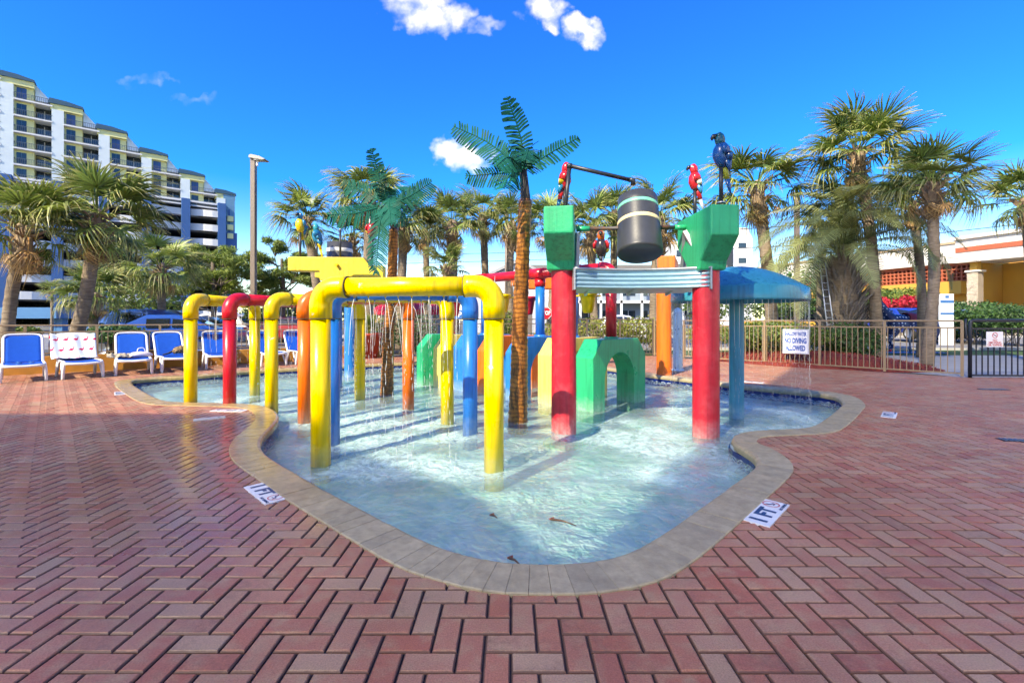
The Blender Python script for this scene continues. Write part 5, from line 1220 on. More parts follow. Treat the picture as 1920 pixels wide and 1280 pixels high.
def pindo(label, base, top, r, R_, seed, nf=34):
    g = random.Random(seed); base, top = Vector(base), Vector(top); t = thing('pindo_palm', label, 'palm tree', tuple(base)); tp = top-base
    MB().tube(resample(catmull([Vector((0, 0, 0)), tp*.5, tp], 6, False), .1, False), r, 16).build('trunk', PTR, t)
    cr = bpy.data.objects.new('crown', None); COL.objects.link(cr); cr.parent = t; cr.location = tuple(tp); mb = MB()
    for i in range(260):
        a = i*2.39996; z = -tp.length*.9*g.random()**.8; e = g.uniform(.85, 1.3); L = R_*g.uniform(.14, .30)
        o_ = Vector((math.cos(a)*r*.85, math.sin(a)*r*.85, z)); d_ = Vector((math.cos(a)*math.cos(e), math.sin(a)*math.cos(e), math.sin(e)))
        mb.tube([o_, o_+d_*L*.5, o_+d_*L+Vector((math.cos(a), math.sin(a), 0))*.06], [.06, .045, .014], 5, True, False)
    mb.build('leaf_bases', mat('pindo_bases', (.24, .205, .17), .95, var=.6, vscale=9), cr, recalc=False)
    for i in range(nf):
        a = i*2.39996+g.uniform(-.2, .2); el = R(72-104*(i/nf)**.9); s = R_/1.7*g.uniform(.85, 1.1)
        rot = (Matrix.Rotation(a, 3, 'Z') @ Matrix.Rotation(-el, 3, 'Y') @ Matrix.Rotation(g.uniform(-.4, .4), 3, 'X')).to_euler(); inst('frond', FEA[g.randrange(3)], cr, (0, 0, .05), rot, (s, s, s))
pindo('thick trunked pindo palm with arching grey green feather fronds', ((1575-CX)/F*15.2, 15.2, 0), at(1580, 485, 15.2), .46, 2.6, 9)

# leafy masses: shrubs, hedges, far trees
def foliage_mat(name, c1, c2, c3=None, rough=.55):
    m = bpy.data.materials.new(name); m.use_nodes = True; t = NT(m.node_tree); p = t.n('ShaderNodeBsdfPrincipled'); o = t.n('ShaderNodeOutputMaterial')
    g = t.n('ShaderNodeNewGeometry'); r = g.outputs['Random Per Island']
    st = [(0, c1), (.7, c2)]+([(1, c3)] if c3 else [(1, tuple(x*1.25 for x in c2))]); c = t.ramp(r, st)
    c = t.mix(1.0, c, t.ramp(t.noise(g.outputs['Position'], .9, 3), [(.3, (.75,)*3), (.7, (1.2,)*3)]), 'MULTIPLY')
    t.l(c, p.inputs['Base Color']); p.inputs['Roughness'].default_value = rough; tl = t.n('ShaderNodeBsdfTranslucent'); t.l(c, tl.inputs[0]); mx = t.n('ShaderNodeMixShader'); mx.inputs[0].default_value = .2
    t.l(p.outputs[0], mx.inputs[1]); t.l(tl.outputs[0], mx.inputs[2]); t.l(mx.outputs[0], o.inputs[0]); return m
def leaves(blobs, n, size, m, seed, name, parent=None, long=1.6, hollow=.55, zmin=0.02):
    """n leaf blades spread through the outer volume of a set of ellipsoids (centre, radii)"""
    rg = np.random.RandomState(seed); vol = np.array([r[0]*r[1]+r[1]*r[2]+r[0]*r[2] for c, r in blobs]); pick = rg.choice(len(blobs), n, p=vol/vol.sum())
    C = np.array([b[0] for b in blobs])[pick]; Rr = np.array([b[1] for b in blobs])[pick]
    d = rg.normal(size=(n, 3)); d /= np.linalg.norm(d, axis=1)[:, None]; rad_ = (hollow+(1-hollow)*rg.random_sample(n)**.6)*(1+.10*rg.normal(size=n))
    P = C+d*Rr*rad_[:, None]; nn = d+rg.normal(size=(n, 3))*.7; nn /= np.linalg.norm(nn, axis=1)[:, None]
    u = np.cross(nn, rg.normal(size=(n, 3))); u /= np.linalg.norm(u, axis=1)[:, None]; v = np.cross(nn, u)
    s = size*rg.uniform(.6, 1.3, n)[:, None]
    V = np.stack([P-u*s*long*.5, P-v*s*.5+nn*s*.12, P+u*s*long*.5, P+v*s*.5+nn*s*.12], 1)
    ok = P[:, 2] > zmin; V = V[ok].reshape(-1, 3); k = ok.sum()
    me = bpy.data.meshes.new(name); me.from_pydata(V.tolist(), [], np.arange(4*k).reshape(-1, 4).tolist()); me.materials.append(m); return inst(name, me, parent)
SHRUB = foliage_mat('shrub_leaf', (.055, .11, .018), (.13, .20, .03), (.26, .29, .05)); DARKH = foliage_mat('dark_hedge_leaf', (.025, .075, .02), (.06, .135, .03)); YGRN = foliage_mat('yellow_green_leaf', (.10, .15, .018), (.24, .27, .035), (.36, .33, .06))
BOUG = foliage_mat('bougainvillea', (.42, .012, .035), (.60, .03, .06)); PINEM = foliage_mat('pine_needles', (.09, .15, .02), (.21, .28, .04), (.32, .36, .07), .6); FARG = foliage_mat('far_tree_leaf', (.06, .11, .025), (.13, .20, .045))
STEM = mat('woody_stem', (.16, .13, .10), .95, var=.4, vscale=12)
def shrub(name, label, cat, blobs, n, size, m, seed, group=None, stems=6):
    c0 = Vector(blobs[0][0]); base = (c0.x, c0.y, 0); t = thing(name, label, cat, base, 0, group); bl2 = [((c[0]-base[0], c[1]-base[1], c[2]), r) for c, r in blobs]
    leaves(bl2, n, size, m, seed, 'foliage', t); g = random.Random(seed); mb = MB()
    for c, r in bl2:
        for _ in range(stems):
            a = g.uniform(0, 6.3); q = g.uniform(.1, .7); b0 = Vector((c[0]+g.gauss(0, r[0]*.25), c[1]+g.gauss(0, r[1]*.2), 0)); e = Vector((c[0]+r[0]*q*math.cos(a), c[1]+r[1]*q*math.sin(a), c[2]+r[2]*g.uniform(0, .6)))
            mb.tube([b0, b0.lerp(e, .5)+Vector((g.gauss(0, .05), g.gauss(0, .05), 0)), e], [.018, .013, .006], 5, False)
    mb.build('stem', STEM, t, recalc=False); return t
def bl_px(x, y, Z, rx, ry, rz=None):
    c = at(x, y, Z); return (c, (rx/F*Z, rz if rz else rx/F*Z*.8, ry/F*Z))
HG = 'shrubs outside the fence'
shrub('hedge_bush', 'leggy sunlit bush behind the no diving sign', 'bush', [bl_px(1475, 632, 14.0, 78, 30, .8), bl_px(1410, 632, 14.6, 50, 28, .8)], 5200, .06, SHRUB, 1, HG, 40)
shrub('hedge_bush', 'rounded yellow green bush behind the blue mushroom post', 'bush', [bl_px(1435, 618, 15.5, 60, 16, .7), bl_px(1330, 625, 17, 50, 20, .7)], 3200, .06, YGRN, 2, HG)
shrub('hedge_bush', 'wide yellow green hedge behind the green front arch', 'bush', [bl_px(1120, 625, 17.2, 75, 30, .9), bl_px(1200, 620, 17.3, 62, 26, .9), bl_px(1050, 630, 17.5, 50, 26, .8)], 7000, .06, YGRN, 3, HG)
shrub('hedge_bush', 'tall green bush seen through the gap left of the carved trunk', 'bush', [bl_px(940, 618, 17, 36, 36, .7)], 2600, .06, SHRUB, 4, HG)
shrub('hedge_bush', 'dark twiggy bush under the red awning', 'bush', [bl_px(775, 620, 17.2, 46, 36, .6), bl_px(705, 625, 17.4, 40, 34, .6)], 2800, .06, DARKH, 5, HG, 60)
shrub('hedge_bush', 'dark bush at the foot of the thick pindo palm', 'bush', [bl_px(1590, 640, 14.3, 62, 34, .6)], 3000, .06, DARKH, 6, HG, 24)
for (x, y, Z, rx, ry, m, lab, s) in ((1830, 585, 24, 62, 20, DARKH, 'dense dark green bush below the stone pillar', 7), (1900, 592, 22, 60, 22, DARKH, 'dense dark green bush at the right edge behind the gate', 8), (1780, 606, 26, 70, 16, DARKH, 'low dark green bush below the blue van', 9)):
    shrub('hedge_bush', lab, 'bush', [bl_px(x, y, Z, rx, ry, 1.2), bl_px(x+15, y+14, Z, rx*1.05, ry, 1.2)], 4200, .09, m, s, 'dark rounded bushes across the road')
for (x, y, Z, rx, ry, m, lab, s) in ((215, 625, 15, 52, 16, DARKH, 'dark low hedge behind the leaning palm', 10), (45, 622, 16, 26, 10, SHRUB, 'small round bush left of the fence post', 11), (520, 590, 28, 70, 22, SHRUB, 'leafy bush beyond the parked cars', 12), (1650, 560, 34, 48, 16, SHRUB, 'green vine hedge left of the blue pickup', 13), (1680, 553, 36, 60, 12, YGRN, 'bright green vine above the red flowers', 14), (690, 575, 30, 60, 26, FARG, 'bushy green tree behind the red awning', 15), (1380, 560, 30, 100, 38, FARG, 'bushy green tree behind the mushroom dome', 16), (1500, 545, 32, 60, 48, DARKH, 'dark leafy tree under the pindo palm', 17), (1230, 520, 60, 60, 14, FARG, 'far tree tops below the black bucket', 18), (275, 545, 30, 70, 40, SHRUB, 'leafy young tree in front of the parking deck', 19), (215, 470, 34, 30, 40, DARKH, 'dark conical tree in front of the parking deck', 20)):
    shrub('leafy_bush', lab, 'bush', [bl_px(x, y, Z, rx, ry), bl_px(x+rx*.5, y+ry*.3, Z+.5, rx*.6, ry*.8), bl_px(x-rx*.5, y+ry*.3, Z+.3, rx*.6, ry*.8)], 2600, .0045*Z, m, s, 'leafy bushes and trees farther off', 5)
for i, (x, y, rx, ry, lab) in enumerate(((1690, 566, 26, 12, 'red flowering bush behind the blue pickup roof'), (1722, 570, 16, 16, 'red flowering bush right of the blue pickup'), (1655, 570, 14, 12, 'red flowering bush left of the blue pickup'))):
    shrub('flowering_bush', lab, 'bush', [bl_px(x, y, 33, rx, ry)], 900, .13, BOUG, 30+i, 'red flowering bushes by the hotel', 4)
# pines
def pine(label, base, limbs, seed, r=.16):
    g = random.Random(seed); base = Vector(base); t = thing('pine_tree', label, 'pine tree', tuple(base), 0, 'spreading pines behind the lamp post'); mb = MB(); blobs = []
    P = catmull([Vector((0, 0, 0)), Vector((.2, 0, limbs[0][2]*.5)), Vector((.1, 0, limbs[0][2]))], 6, False); mb.tube(P, [r*(1-.5*i/len(P)) for i in range(len(P))], 8)
    lm = MB()
    for (dx, dy, z, rx, rz) in limbs:
        e = Vector((dx, dy, z)); a = Vector((.1, 0, z*.62)); lm.tube(catmull([a, a.lerp(e, .5)+Vector((0, 0, -.25)), e], 5, False), [.075*(1-.1*i) for i in range(11)], 6)
        for _ in range(6):
            q = e+Vector((g.uniform(-1, 1)*rx, g.uniform(-.8, .8)*rx, g.uniform(-.5, .7)*rz)); blobs.append((tuple(q), (rx*.42, rx*.42, rz*.5))); lm.tube([e.lerp(a, .25), e.lerp(q, .5)+Vector((0, 0, -.1)), q], [.035, .02, .008], 5, False)
    mb.build('trunk', STEM, t, recalc=False); lm.build('limb', STEM, t, recalc=False)
    leaves(blobs, 15000, .042, PINEM, seed, 'crown', t, long=8, hollow=.1); return t
def pn(x, y, Z, bx): b = ((bx-CX)/F*Z, Z); p = at(x, y, Z); return p[0]-b[0], p[2]
Zq = 24
pine('spreading pine with flat sunlit tiers left of the lamp post', ((395-CX)/F*Zq, Zq, 0), [(pn(x, y, Zq, 395)[0], dy, pn(x, y, Zq, 395)[1], rx, .55) for (x, y, dy, rx) in ((395, 475, 0, 1.3), (350, 490, .5, 1.2), (430, 490, -.4, 1.3), (365, 520, .3, 1.3), (430, 525, -.5, 1.4), (395, 545, .6, 1.4), (470, 505, .2, 1.0), (340, 545, -.6, 1.0))], 3)
pine('spreading pine behind and right of the lamp post', ((525-CX)/F*26, 26, 0), [(pn(x, y, 26, 525)[0], dy, pn(x, y, 26, 525)[1], rx, .5) for (x, y, dy, rx) in ((520, 485, 0, 1.2), (505, 462, .4, .8), (560, 490, .5, 1.0), (495, 515, -.4, 1.3), (545, 520, .3, 1.4), (575, 500, .2, .9), (515, 545, .1, 1.4))], 4)
# potted plant
pt = thing('flower_pot', 'terracotta red pot with a spiky plant by the back wall', 'potted plant', (*G(692, 671), 0))
MB().lathe([(0, 0), (.24, 0), (.40, .72), (.44, .74), (.44, .82), (.39, .82), (.36, .70), (0, .70)], (0, 0, 0), 24).build('pot', mat('red_terracotta', (.34, .045, .02), .7, var=.2), pt)
for i in range(26):
    a = i*2.4; inst('leaf', FANx[i % 2] if i % 4 == 0 else FAN[2], pt, (0, 0, .75), (Matrix.Rotation(a, 3, 'Z') @ Matrix.Rotation(-R(80-60*(i/26)), 3, 'Y')).to_euler(), (.55, .25, .55))
# ================================================================== BEYOND THE FENCE
CONC = mat('concrete_walk', (.42, .41, .39), .9, var=.15, vscale=1.5, bump=.1)
ROADM = mat('road_asphalt', (.20, .20, .205), .9, var=.15, vscale=.8, bump=.15, bscale=60)
def ground_sheet(poly, z, name, m): return kind(sheet(poly, z, name, m), 'structure')
ground_sheet([(-120, 17.5), (4, 17.5), (4, 60), (-120, 60)], -.012, 'parking_lot', ASPH)
ground_sheet([(-60, 19.5), (90, 19.5), (90, 33), (-60, 33)], -.006, 'road', ROADM)
ground_sheet([(9.9, 10.05), (60, 10.05), (60, 16.4), (7.5, 16.4)], -.010, 'sidewalk', CONC)
ground_sheet([(4, 16.4), (60, 16.4), (60, 19.0), (4, 19.0)], -.004, 'grass_verge', GRASS)
kb = MB().box((4, 19.0, -.02), (60, 19.2, .10)).build('kerb', CONC); kind(kb, 'structure')
kb = MB().box((-60, 33, -.02), (90, 33.25, .12)).build('kerb', CONC); kind(kb, 'structure')
ground_sheet([(-60, 33.25), (90, 33.25), (90, 37), (-60, 37)], .10, 'far_pavement', CONC)
for i in range(7):
    kind(MB().box((-24+9*i, 26.1, -.003), (-20.5+9*i, 26.22, -.0018)).build('lane_marking', mat('lane_paint', (.7, .6, .2), .8, var=.3, vscale=9)), 'structure')
# mulch mound behind the right fence
def mound():
    mb = MB(); n, k = 36, 9; vs = []
    c = Vector((8.6, 13.6)); 
    for i in range(k):
        u = i/(k-1)
        for j in range(n):
            a = 2*PI*j/n; rx, ry = 3.1, 1.9; ca = math.cos(a)*rx*u; sa = math.sin(a)*ry*u; ang = R(-47)
            x = c.x+ca*math.cos(ang)-sa*math.sin(ang); y = c.y+ca*math.sin(ang)+sa*math.cos(ang)
            vs.append((x, y, .34*(1-u**2.2)+.03*math.sin(5*x)*math.cos(4*y)*(1-u)-.015))
    mb.add(vs, [(i*n+j, i*n+(j+1) % n, (i+1)*n+(j+1) % n, (i+1)*n+j) for i in range(k-1) for j in range(n)], True)
    t = mb.build('mulch_bed', mat('red_mulch', (.30, .045, .028), .95, var=.55, vscale=30, bump=1.0, bscale=70)); kind(t, 'structure')
    rg = random.Random(4); ch_ = MB()
    for _ in range(2600):
        u = math.sqrt(rg.random())*.97; a = rg.uniform(0, 6.283); ca = math.cos(a)*3.1*u; sa = math.sin(a)*1.9*u; ang = R(-47)
        x = c.x+ca*math.cos(ang)-sa*math.sin(ang); y = c.y+ca*math.sin(ang)+sa*math.cos(ang); z = .34*(1-u**2.2)-.005; L = rg.uniform(.02, .06); q = rg.uniform(0, 6.3); d_ = Vector((math.cos(q)*L, math.sin(q)*L, rg.uniform(-.02, .025))); w_ = Vector((-math.sin(q), math.cos(q), 0))*.009; p = Vector((x, y, z+.015))
        ch_.add([p-d_-w_, p+d_-w_, p+d_+w_, p-d_+w_], [(0, 1, 2, 3)])
    kind(ch_.build('mulch_chips', mat('red_mulch_chip', (.34, .055, .032), .9, var=.5, vscale=25), recalc=False), 'stuff', 'loose red bark chips on the mulch bed')
mound()
# border bricks along the fence
mb_ = MB().box((-.10, -.05, 0), (.10, .05, .09)).mesh('edging_brick', mat('terracotta_edging', (.42, .11, .05), .85, var=.3, vscale=9, rnd=.3))
eb = thing('brick_edging', 'row of loose terracotta bricks edging the bed behind the fence', 'edging', (6.4, 14.0, 0)); g = random.Random(8)
for i in range(15):
    p = Vector((6.35, 14.0)).lerp(Vector((8.2, 12.0)), i/14); inst('brick', mb_, eb, (p.x-6.4+.12, p.y-14+.14, g.uniform(-.01, .02)), (g.uniform(-.15, .15), g.uniform(-.2, .2), R(-47)+g.uniform(-.3, .3)))

# ---- condominium tower on its parking deck
CW_ = mat('condo_white', (.62, .70, .72), .8, var=.08, vscale=.4); CY = mat('condo_yellow', (.72, .68, .32), .8, var=.06, vscale=.4); CB = mat('condo_roof_blue', (.025, .085, .14), .6); CG = mat('condo_glass', (.02, .035, .05), .08, spec=.8)
CBL = mat('condo_column_blue', (.022, .10, .28), .7, var=.1, vscale=.5); CTL = mat('condo_teal', (.05, .22, .26), .8); CDK = mat('garage_interior', (.10, .10, .11), .95); CSL = mat('condo_slab', (.66, .66, .66), .8); CPW = mat('parapet_white', (.62, .62, .62), .85, var=.1, vscale=.3)
RAILM = mat('balcony_rail', (.10, .12, .13), .5)
O_ = Vector((-89, 89, 0)); UD = Vector((.777, .629, 0)).normalized(); VD = Vector((UD.y, -UD.x, 0))
CM = Matrix.Translation(O_) @ Matrix(((UD.x, VD.x, 0, 0), (UD.y, VD.y, 0, 0), (0, 0, 1, 0), (0, 0, 0, 1)))
condo = thing('condo_tower', 'yellow and white stepped condominium block on a parking deck', 'building', tuple(O_)); IT = Matrix.Translation(-O_)
def cbox(name, a, b, m, parent=None, bevel=0): return MB().box(a, b, IT @ CM).build(name, m, parent or condo, bevel)
def rails(z, u0, u1, v, parent=None):
    mb = MB(); M = IT @ CM; mb.box((u0, v-.05, z+1.02), (u1, v, z+1.10), M); mb.box((u0, v-.04, z+.12), (u1, v-.01, z+.17), M)
    for i in range(int((u1-u0)/.28)): mb.box((u0+.28*i, v-.04, z+.1), (u0+.28*i+.045, v-.005, z+1.05), M)
    for y in (u0, u1-.06): mb.box((y, v-2.0, z+1.02), (y+.06, v-.05, z+1.10), M)
    return mb.build('railing', RAILM, parent or condo, recalc=False)
GTOP = 28.0
for k in range(-3, 5):
    u0 = 6.75*k; top = 43.7-3.15*k; nfl = max(1, int(round((top-1.2-GTOP)/3.05)))
    yw1 = 4.3 if k < 4 else 3.6
    cbox('pier', (u0, -12, GTOP), (u0+1.7, 0.25, top-1.7), CW_)
    cbox('bay_wall', (u0+.15, -12, GTOP), (u0+yw1, -.55, top-.6), CY)
    cbox('cornice', (u0-.2, -12, top-1.68), (u0+yw1+.1, .10, top-.62), CY)
    rf_ = MB().prism([(u0-.5, top-.6), (u0+yw1+.3, top-.6), (u0+yw1+.15, top-.15), (u0+yw1*.5, top+.28), (u0-.3, top+.38)], -12, .35, 'y', IT @ CM).build('roof_edge', CB, condo)
    if k < 4:
        cbox('recess_wall', (u0+4.31, -12, GTOP), (u0+6.74, -2.6, top-4.2), CG)
        MB().prism([(u0+4.4, top-3.5), (u0+6.75, top-3.5), (u0+6.75, top-3.3), (u0+4.4, top-.5)], -11, -.9, 'y', IT @ CM).build('sloped_gable', CW_, condo)
        for f in range(nfl+1):
            z = top-4.2-3.05*f
            if z < GTOP-1: break
            sl = cbox('balcony_slab', (u0+1.72, -2.5, z-.28), (u0+6.9, .35, z), CSL); rails(z, u0+1.75, u0+6.85, .30)
            cbox('window', (u0+2.0, -.62, z+.15), (u0+3.3, -.50, z+2.35), CG if f else CBL)
            cbox('mullion', (u0+2.62, -.51, z+.15), (u0+2.70, -.47, z+2.35), CB)
            cbox('mullion', (u0+5.45, -2.61, z+.05), (u0+5.55, -2.55, z+2.5), CSL)
cbox('core_wall', (-20, -30, 0), (30.6, -11.9, 30.5), CW_)
# parking deck: parapets, dark levels, blue columns
for f in range(9):
    z = GTOP-3.25*(f+1)
    bow = .9
    P = [(u, .5+bow*math.sin((u+22)*.42)) for u in np.linspace(-34, 27.5, 44)]
    vs = []
    for (u, v) in P: vs += [CM @ Vector((u, v, z-.15))-O_, CM @ Vector((u, v, z+1.35))-O_, CM @ Vector((u, v-.3, z+1.35))-O_, CM @ Vector((u, v-.3, z-.15))-O_]
    MB().add(vs, [(4*i+a, 4*i+b, 4*i+4+b, 4*i+4+a) for i in range(len(P)-1) for a, b in ((0, 1), (1, 2), (2, 3), (3, 0))]).build('parapet', CTL if False else CPW, condo)
    cbox('deck_slab', (-34, -12, z-.45), (27.6, .1, z-.16), CDK)
cbox('ceiling_slab', (-34, -12, GTOP-.4), (28.4, .3, GTOP), CSL)
cbox('deck_back', (-34, -12.3, 0), (27.6, -11.9, GTOP), CDK)
for k in range(-3, 5):
    u = 6.75*k+.1; cbox('column', (u, -.6, 0), (u+1.55, 1.6, GTOP-.02), CBL)
cbox('end_wall', (28.3, -12, 0), (30.6, .2, 30.4), mat('condo_end_blue', (.10, .25, .38), .8, var=.05)); cbox('end_stripe', (29.3, .19, 0), (29.6, .26, 27), CBL)
for i in range(3): cbox('end_box', (29.0, .2, 24.2-2*i), (30.2, .9, 25.4-2*i), CY)
sb = cbox('wall_sign', (28.5, .25, 17.9), (31.0, .6, 21.6), CBL)
# ---- blue entrance canopy
cp = thing('entrance_canopy', 'long blue entrance canopy on blue columns at the far left', 'canopy', at(60, 600, 46))
x0, x1 = -62, at(133, 0, 46)[0]; bx = cp.location.x; zc1 = at(0, 577, 46)[2]; zc0 = at(0, 597, 46)[2]; BLC = mat('canopy_blue', (.03, .14, .30), .6, var=.06, vscale=.5)
MB().box((x0-bx, -1.5, zc0-cp.location.z), (x1-bx, 8, zc1-cp.location.z)).build('fascia', BLC, cp)
for px in (20, 110, 122): x = at(px, 0, 46)[0]; MB().box((x-bx-.3, -.6, -cp.location.z), (x-bx+.3, 0, zc0-cp.location.z)).build('column', BLC, cp)

# ---- yellow hotel on the right
HY_ = mat('hotel_ochre', (.62, .33, .055), .85, var=.08, vscale=.6); HR = mat('hotel_terracotta', (.42, .11, .055), .85, var=.1, vscale=2); HWH = mat('hotel_cream', (.74, .68, .60), .8, var=.04, vscale=.4); HDK = mat('hotel_dark_glass', (.03, .03, .035), .15)
hA, hB = Vector((37.0, 50.0, 0)), Vector((41.5, 37.0, 0)); hu = (hB-hA).normalized(); hL = (hB-hA).length; hv = Vector((hu.y, -hu.x, 0)); 
if hv.dot(-hA) < 0: hv = -hv
HM = Matrix(((hu.x, hv.x, 0, 0), (hu.y, hv.y, 0, 0), (0, 0, 1, 0), (0, 0, 0, 1)))
ht = thing('yellow_hotel', 'ochre two storey hotel with red lattice screen and white roof band', 'building', tuple(hA))
def hbox(name, a, b, m, parent=None): return MB().box(a, b, HM).build(name, m, parent or ht)
def hz(y, u): Zd = (hA+hu*u).y; return H0+(HY-y)/F*Zd
TOP = 8.05
hbox('roof_band', (-12, -14, 6.36), (hL-3.2, .5, TOP), HWH); hbox('roof_cap', (-12, -14, TOP+.003), (hL-3.1, .62, TOP+.22), mat('roof_cap_tan', (.45, .33, .20), .8))
hbox('upper_wall', (-12, -14, 4.7), (hL-3.2, -.6, 6.35), HR)
sc_ = MB(); u = -11.8                                     # breeze block screen, built block by block
while u < hL-3.4:
    sc_.box((u, -.25, 4.72), (u+.10, .05, 6.1), HM); u += .36
for i in range(5): sc_.box((-11.9, -.24, 4.72+.345*i), (hL-3.25, .04, 4.82+.345*i), HM)
o = sc_.build('lattice_screen', HR, ht, recalc=False); o['kind'] = 'stuff'
hbox('screen_head', (-12, -.3, 6.1), (hL-3.2, .08, 6.35), HR)
hbox('awning_band', (-12, -.8, 3.55), (hL-3.9, .85, 4.70), HY_)
sc_ = MB()
for i in range(int((hL+8)/.3)): sc_.lathe([(0, -.09), (.10, -.06), (.14, 0)], (0, 0, 0), 8, True, HM @ Matrix.Translation((-12+.3*i, .80, 3.55)))
sc_.build('scallop_trim', HY_, ht, recalc=False)
hbox('lintel', (-12, -.9, 2.85), (hL-3.2, -.1, 3.54), HY_)
hbox('ground_wall', (-12, -14, 0), (hL-3.2, -2.2, 2.85), HDK)
hbox('planter_wall', (-14, .6, 0), (hL-3.4, 1.1, 1.05), HY_)
hbox('wall_sign', (hL-4.6, -.08, 2.05), (hL-3.6, .0, 2.42), WSIGN)
# porch with stone pillar
hbox('porch_beam', (hL-2.9, -2, 6.2), (hL+12, 3.6, 7.9), HWH); hbox('porch_stripe', (hL-2.88, 3.6, 6.85), (hL+12, 3.66, 7.25), HR); hbox('porch_cornice', (hL-3.1, -2.1, 7.903), (hL+12, 3.85, 8.15), HWH); hbox('porch_moulding', (hL-3.0, 3.0, 6.0), (hL+12, 3.75, 6.2), HWH)
hbox('porch_side', (hL-3.19, -14, 0), (hL-2.9, -.1, 7.7), HY_); hbox('porch_wall', (hL-2.88, -14, 0), (hL+12, -3, 6.2), HY_)
hbox('porch_window', (hL-.2, -2.99, 3.9), (hL+9, -2.9, 5.6), HDK); hbox('porch_balcony', (hL-.4, -2.95, 2.6), (hL+9, -.6, 3.9), HY_); hbox('doorway', (hL+.6, -2.99, 0), (hL+3.4, -2.85, 2.5), HDK)
hbox('pillar_core', (hL-2.3, 2.5, 0), (hL-1.6, 3.2, 5.2), mat('pillar_core', (.30, .24, .18), .9)); hbox('pillar_cap', (hL-2.42, 2.38, 5.2), (hL-1.48, 3.34, 5.34), HWH); hbox('pillar_top', (hL-2.2, 2.6, 5.34), (hL-1.7, 3.1, 6.2), HY_)
g = random.Random(3); stn = MB(); z = .02
while z < 5.1:
    h_ = g.uniform(.07, .14)
    for face in (0, 1):
        s = 0
        while s < .7:
            L = g.uniform(.15, .35); e = min(s+L, .7); pr_ = g.uniform(.02, .07)
            if face == 0: stn.box((hL-2.3+s, 3.2, z), (hL-2.3+e-.015, 3.2+pr_, z+h_-.015), HM)
            else: stn.box((hL-2.3-pr_, 3.2-e+.015, z), (hL-2.3, 3.2-s, z+h_-.015), HM)
            s = e
    z += h_
o = stn.build('ledger_stone', mat('ledger_stone', (.60, .50, .38), .9, var=.35, vscale=3), ht, recalc=False); o['kind'] = 'stuff'
LAMP = mat('soffit_lamp', (.9, .85, .7), .4, emit=((1, .9, .7), 4))
for i in range(4): MB().lathe([(0, 0), (.13, 0), (.15, .02)], (0, 0, 0), 14, True, HM @ Matrix.Translation((hL+.5+1.2*i, .2+.7*i, 6.17))).build('soffit_lamp', LAMP, ht)
# ---- grey motel in the middle distance
GM = mat('motel_grey_blue', (.24, .30, .36), .8, var=.1, vscale=.4); mo = thing('grey_motel', 'grey blue motel with rows of windows behind the hedge', 'building', (14, 52, 0)); 
MB().box((-12, 0, 0), (9, 10, 7.2)).build('wall', GM, mo); MB().box((-12.5, -1.8, 6.5), (9.5, 10.5, 7.25)).build('roof', mat('motel_roof', (.18, .17, .16), .9), mo); MB().box((-12, -1.6, 3.1), (9, -.01, 3.4)).build('gallery_slab', CSL, mo)
for i in range(9):
    x = -11+2.25*i
    MB().box((x-.12, -1.6, 0), (x+.12, -1.4, 6.5)).build('gallery_post', mat('motel_post', (.62, .66, .68), .8), mo)
    for z in (.7, 4.0):
        w_ = MB().box((x+.35, -.06, z), (x+1.9, -.01, z+1.6)).build('window', CG, mo); MB().box((x+1.08, -.09, z), (x+1.16, -.062, z+1.6)).build('mullion', CSL, w_)
# ---- pale gabled house left of the carved trunk
hs_ = thing('gabled_house', 'pale grey house gable behind the red overhead pipe', 'house', at(965, 600, 45)); hb0 = hs_.location.copy()
zr0, zr1 = at(0, 535, 45)[2]-hb0.z, at(0, 492, 45)[2]-hb0.z
MB().prism([(-4.6, -hb0.z), (4.6, -hb0.z), (4.6, zr0), (.4, zr1), (-4.6, zr0-.1)], 0, 9, 'y').build('wall', mat('house_grey', (.50, .52, .54), .85, var=.05), hs_); MB().prism([(-5.0, zr0-.25), (.4, zr1+.05), (5.0, zr0-.25), (5.0, zr0), (.4, zr1+.35), (-5.0, zr0)], -.4, 9.4, 'y').build('roof', mat('house_roof', (.34, .34, .34), .9), hs_)
wf = MB().box((-2.2, -.05, .8), (-.6, -.01, 2.6)).build('window', CG, hs_); MB().box((-1.46, -.08, .8), (-1.38, -.052, 2.6)).build('mullion', CSL, wf); MB().box((.6, -.05, -hb0.z), (1.7, -.01, .9)).build('door', mat('house_door', (.16, .13, .11), .7), hs_)
# ---- white tower block far behind the right palms
wt = thing('white_apartment_block', 'white apartment block far behind the right green beam', 'building', ((1380-CX)/F*95, 95, 0))
zt1, zt0 = at(0, 427, 95)[2], at(0, 447, 95)[2]; WB = mat('white_block', (.72, .72, .72), .8, var=.04)
MB().prism([(-4, 0), (3.4, 0), (3.4, zt0), (2.4, zt1), (-4, zt1)], 0, 10, 'y').build('wall', WB, wt)
for z in (1, 2, 3, 4, 5): 
    zz = zt0-2.0-3.1*(z-1)
    for x in (.5,): MB().box((x, -.06, zz), (x+1.6, -.01, zz+1.1)).build('window', CG, wt)
MB().box((-2.2, -.4, zt0-8), (-.8, -.01, zt0-1.5)).build('stair_window', HDK, wt)
wb = thing('white_apartment_block', 'white block glimpsed between orange column and right green beam', 'building', ((1282-CX)/F*100, 100, 0)); MB().box((-2.5, 0, 0), (2.5, 8, at(0, 452, 100)[2])).build('wall', WB, wb)
for i in range(5):
    for x in (-1.6, .2): MB().box((x, -.06, 3+3*i), (x+1.2, -.01, 4.4+3*i)).build('window', CG, wb)
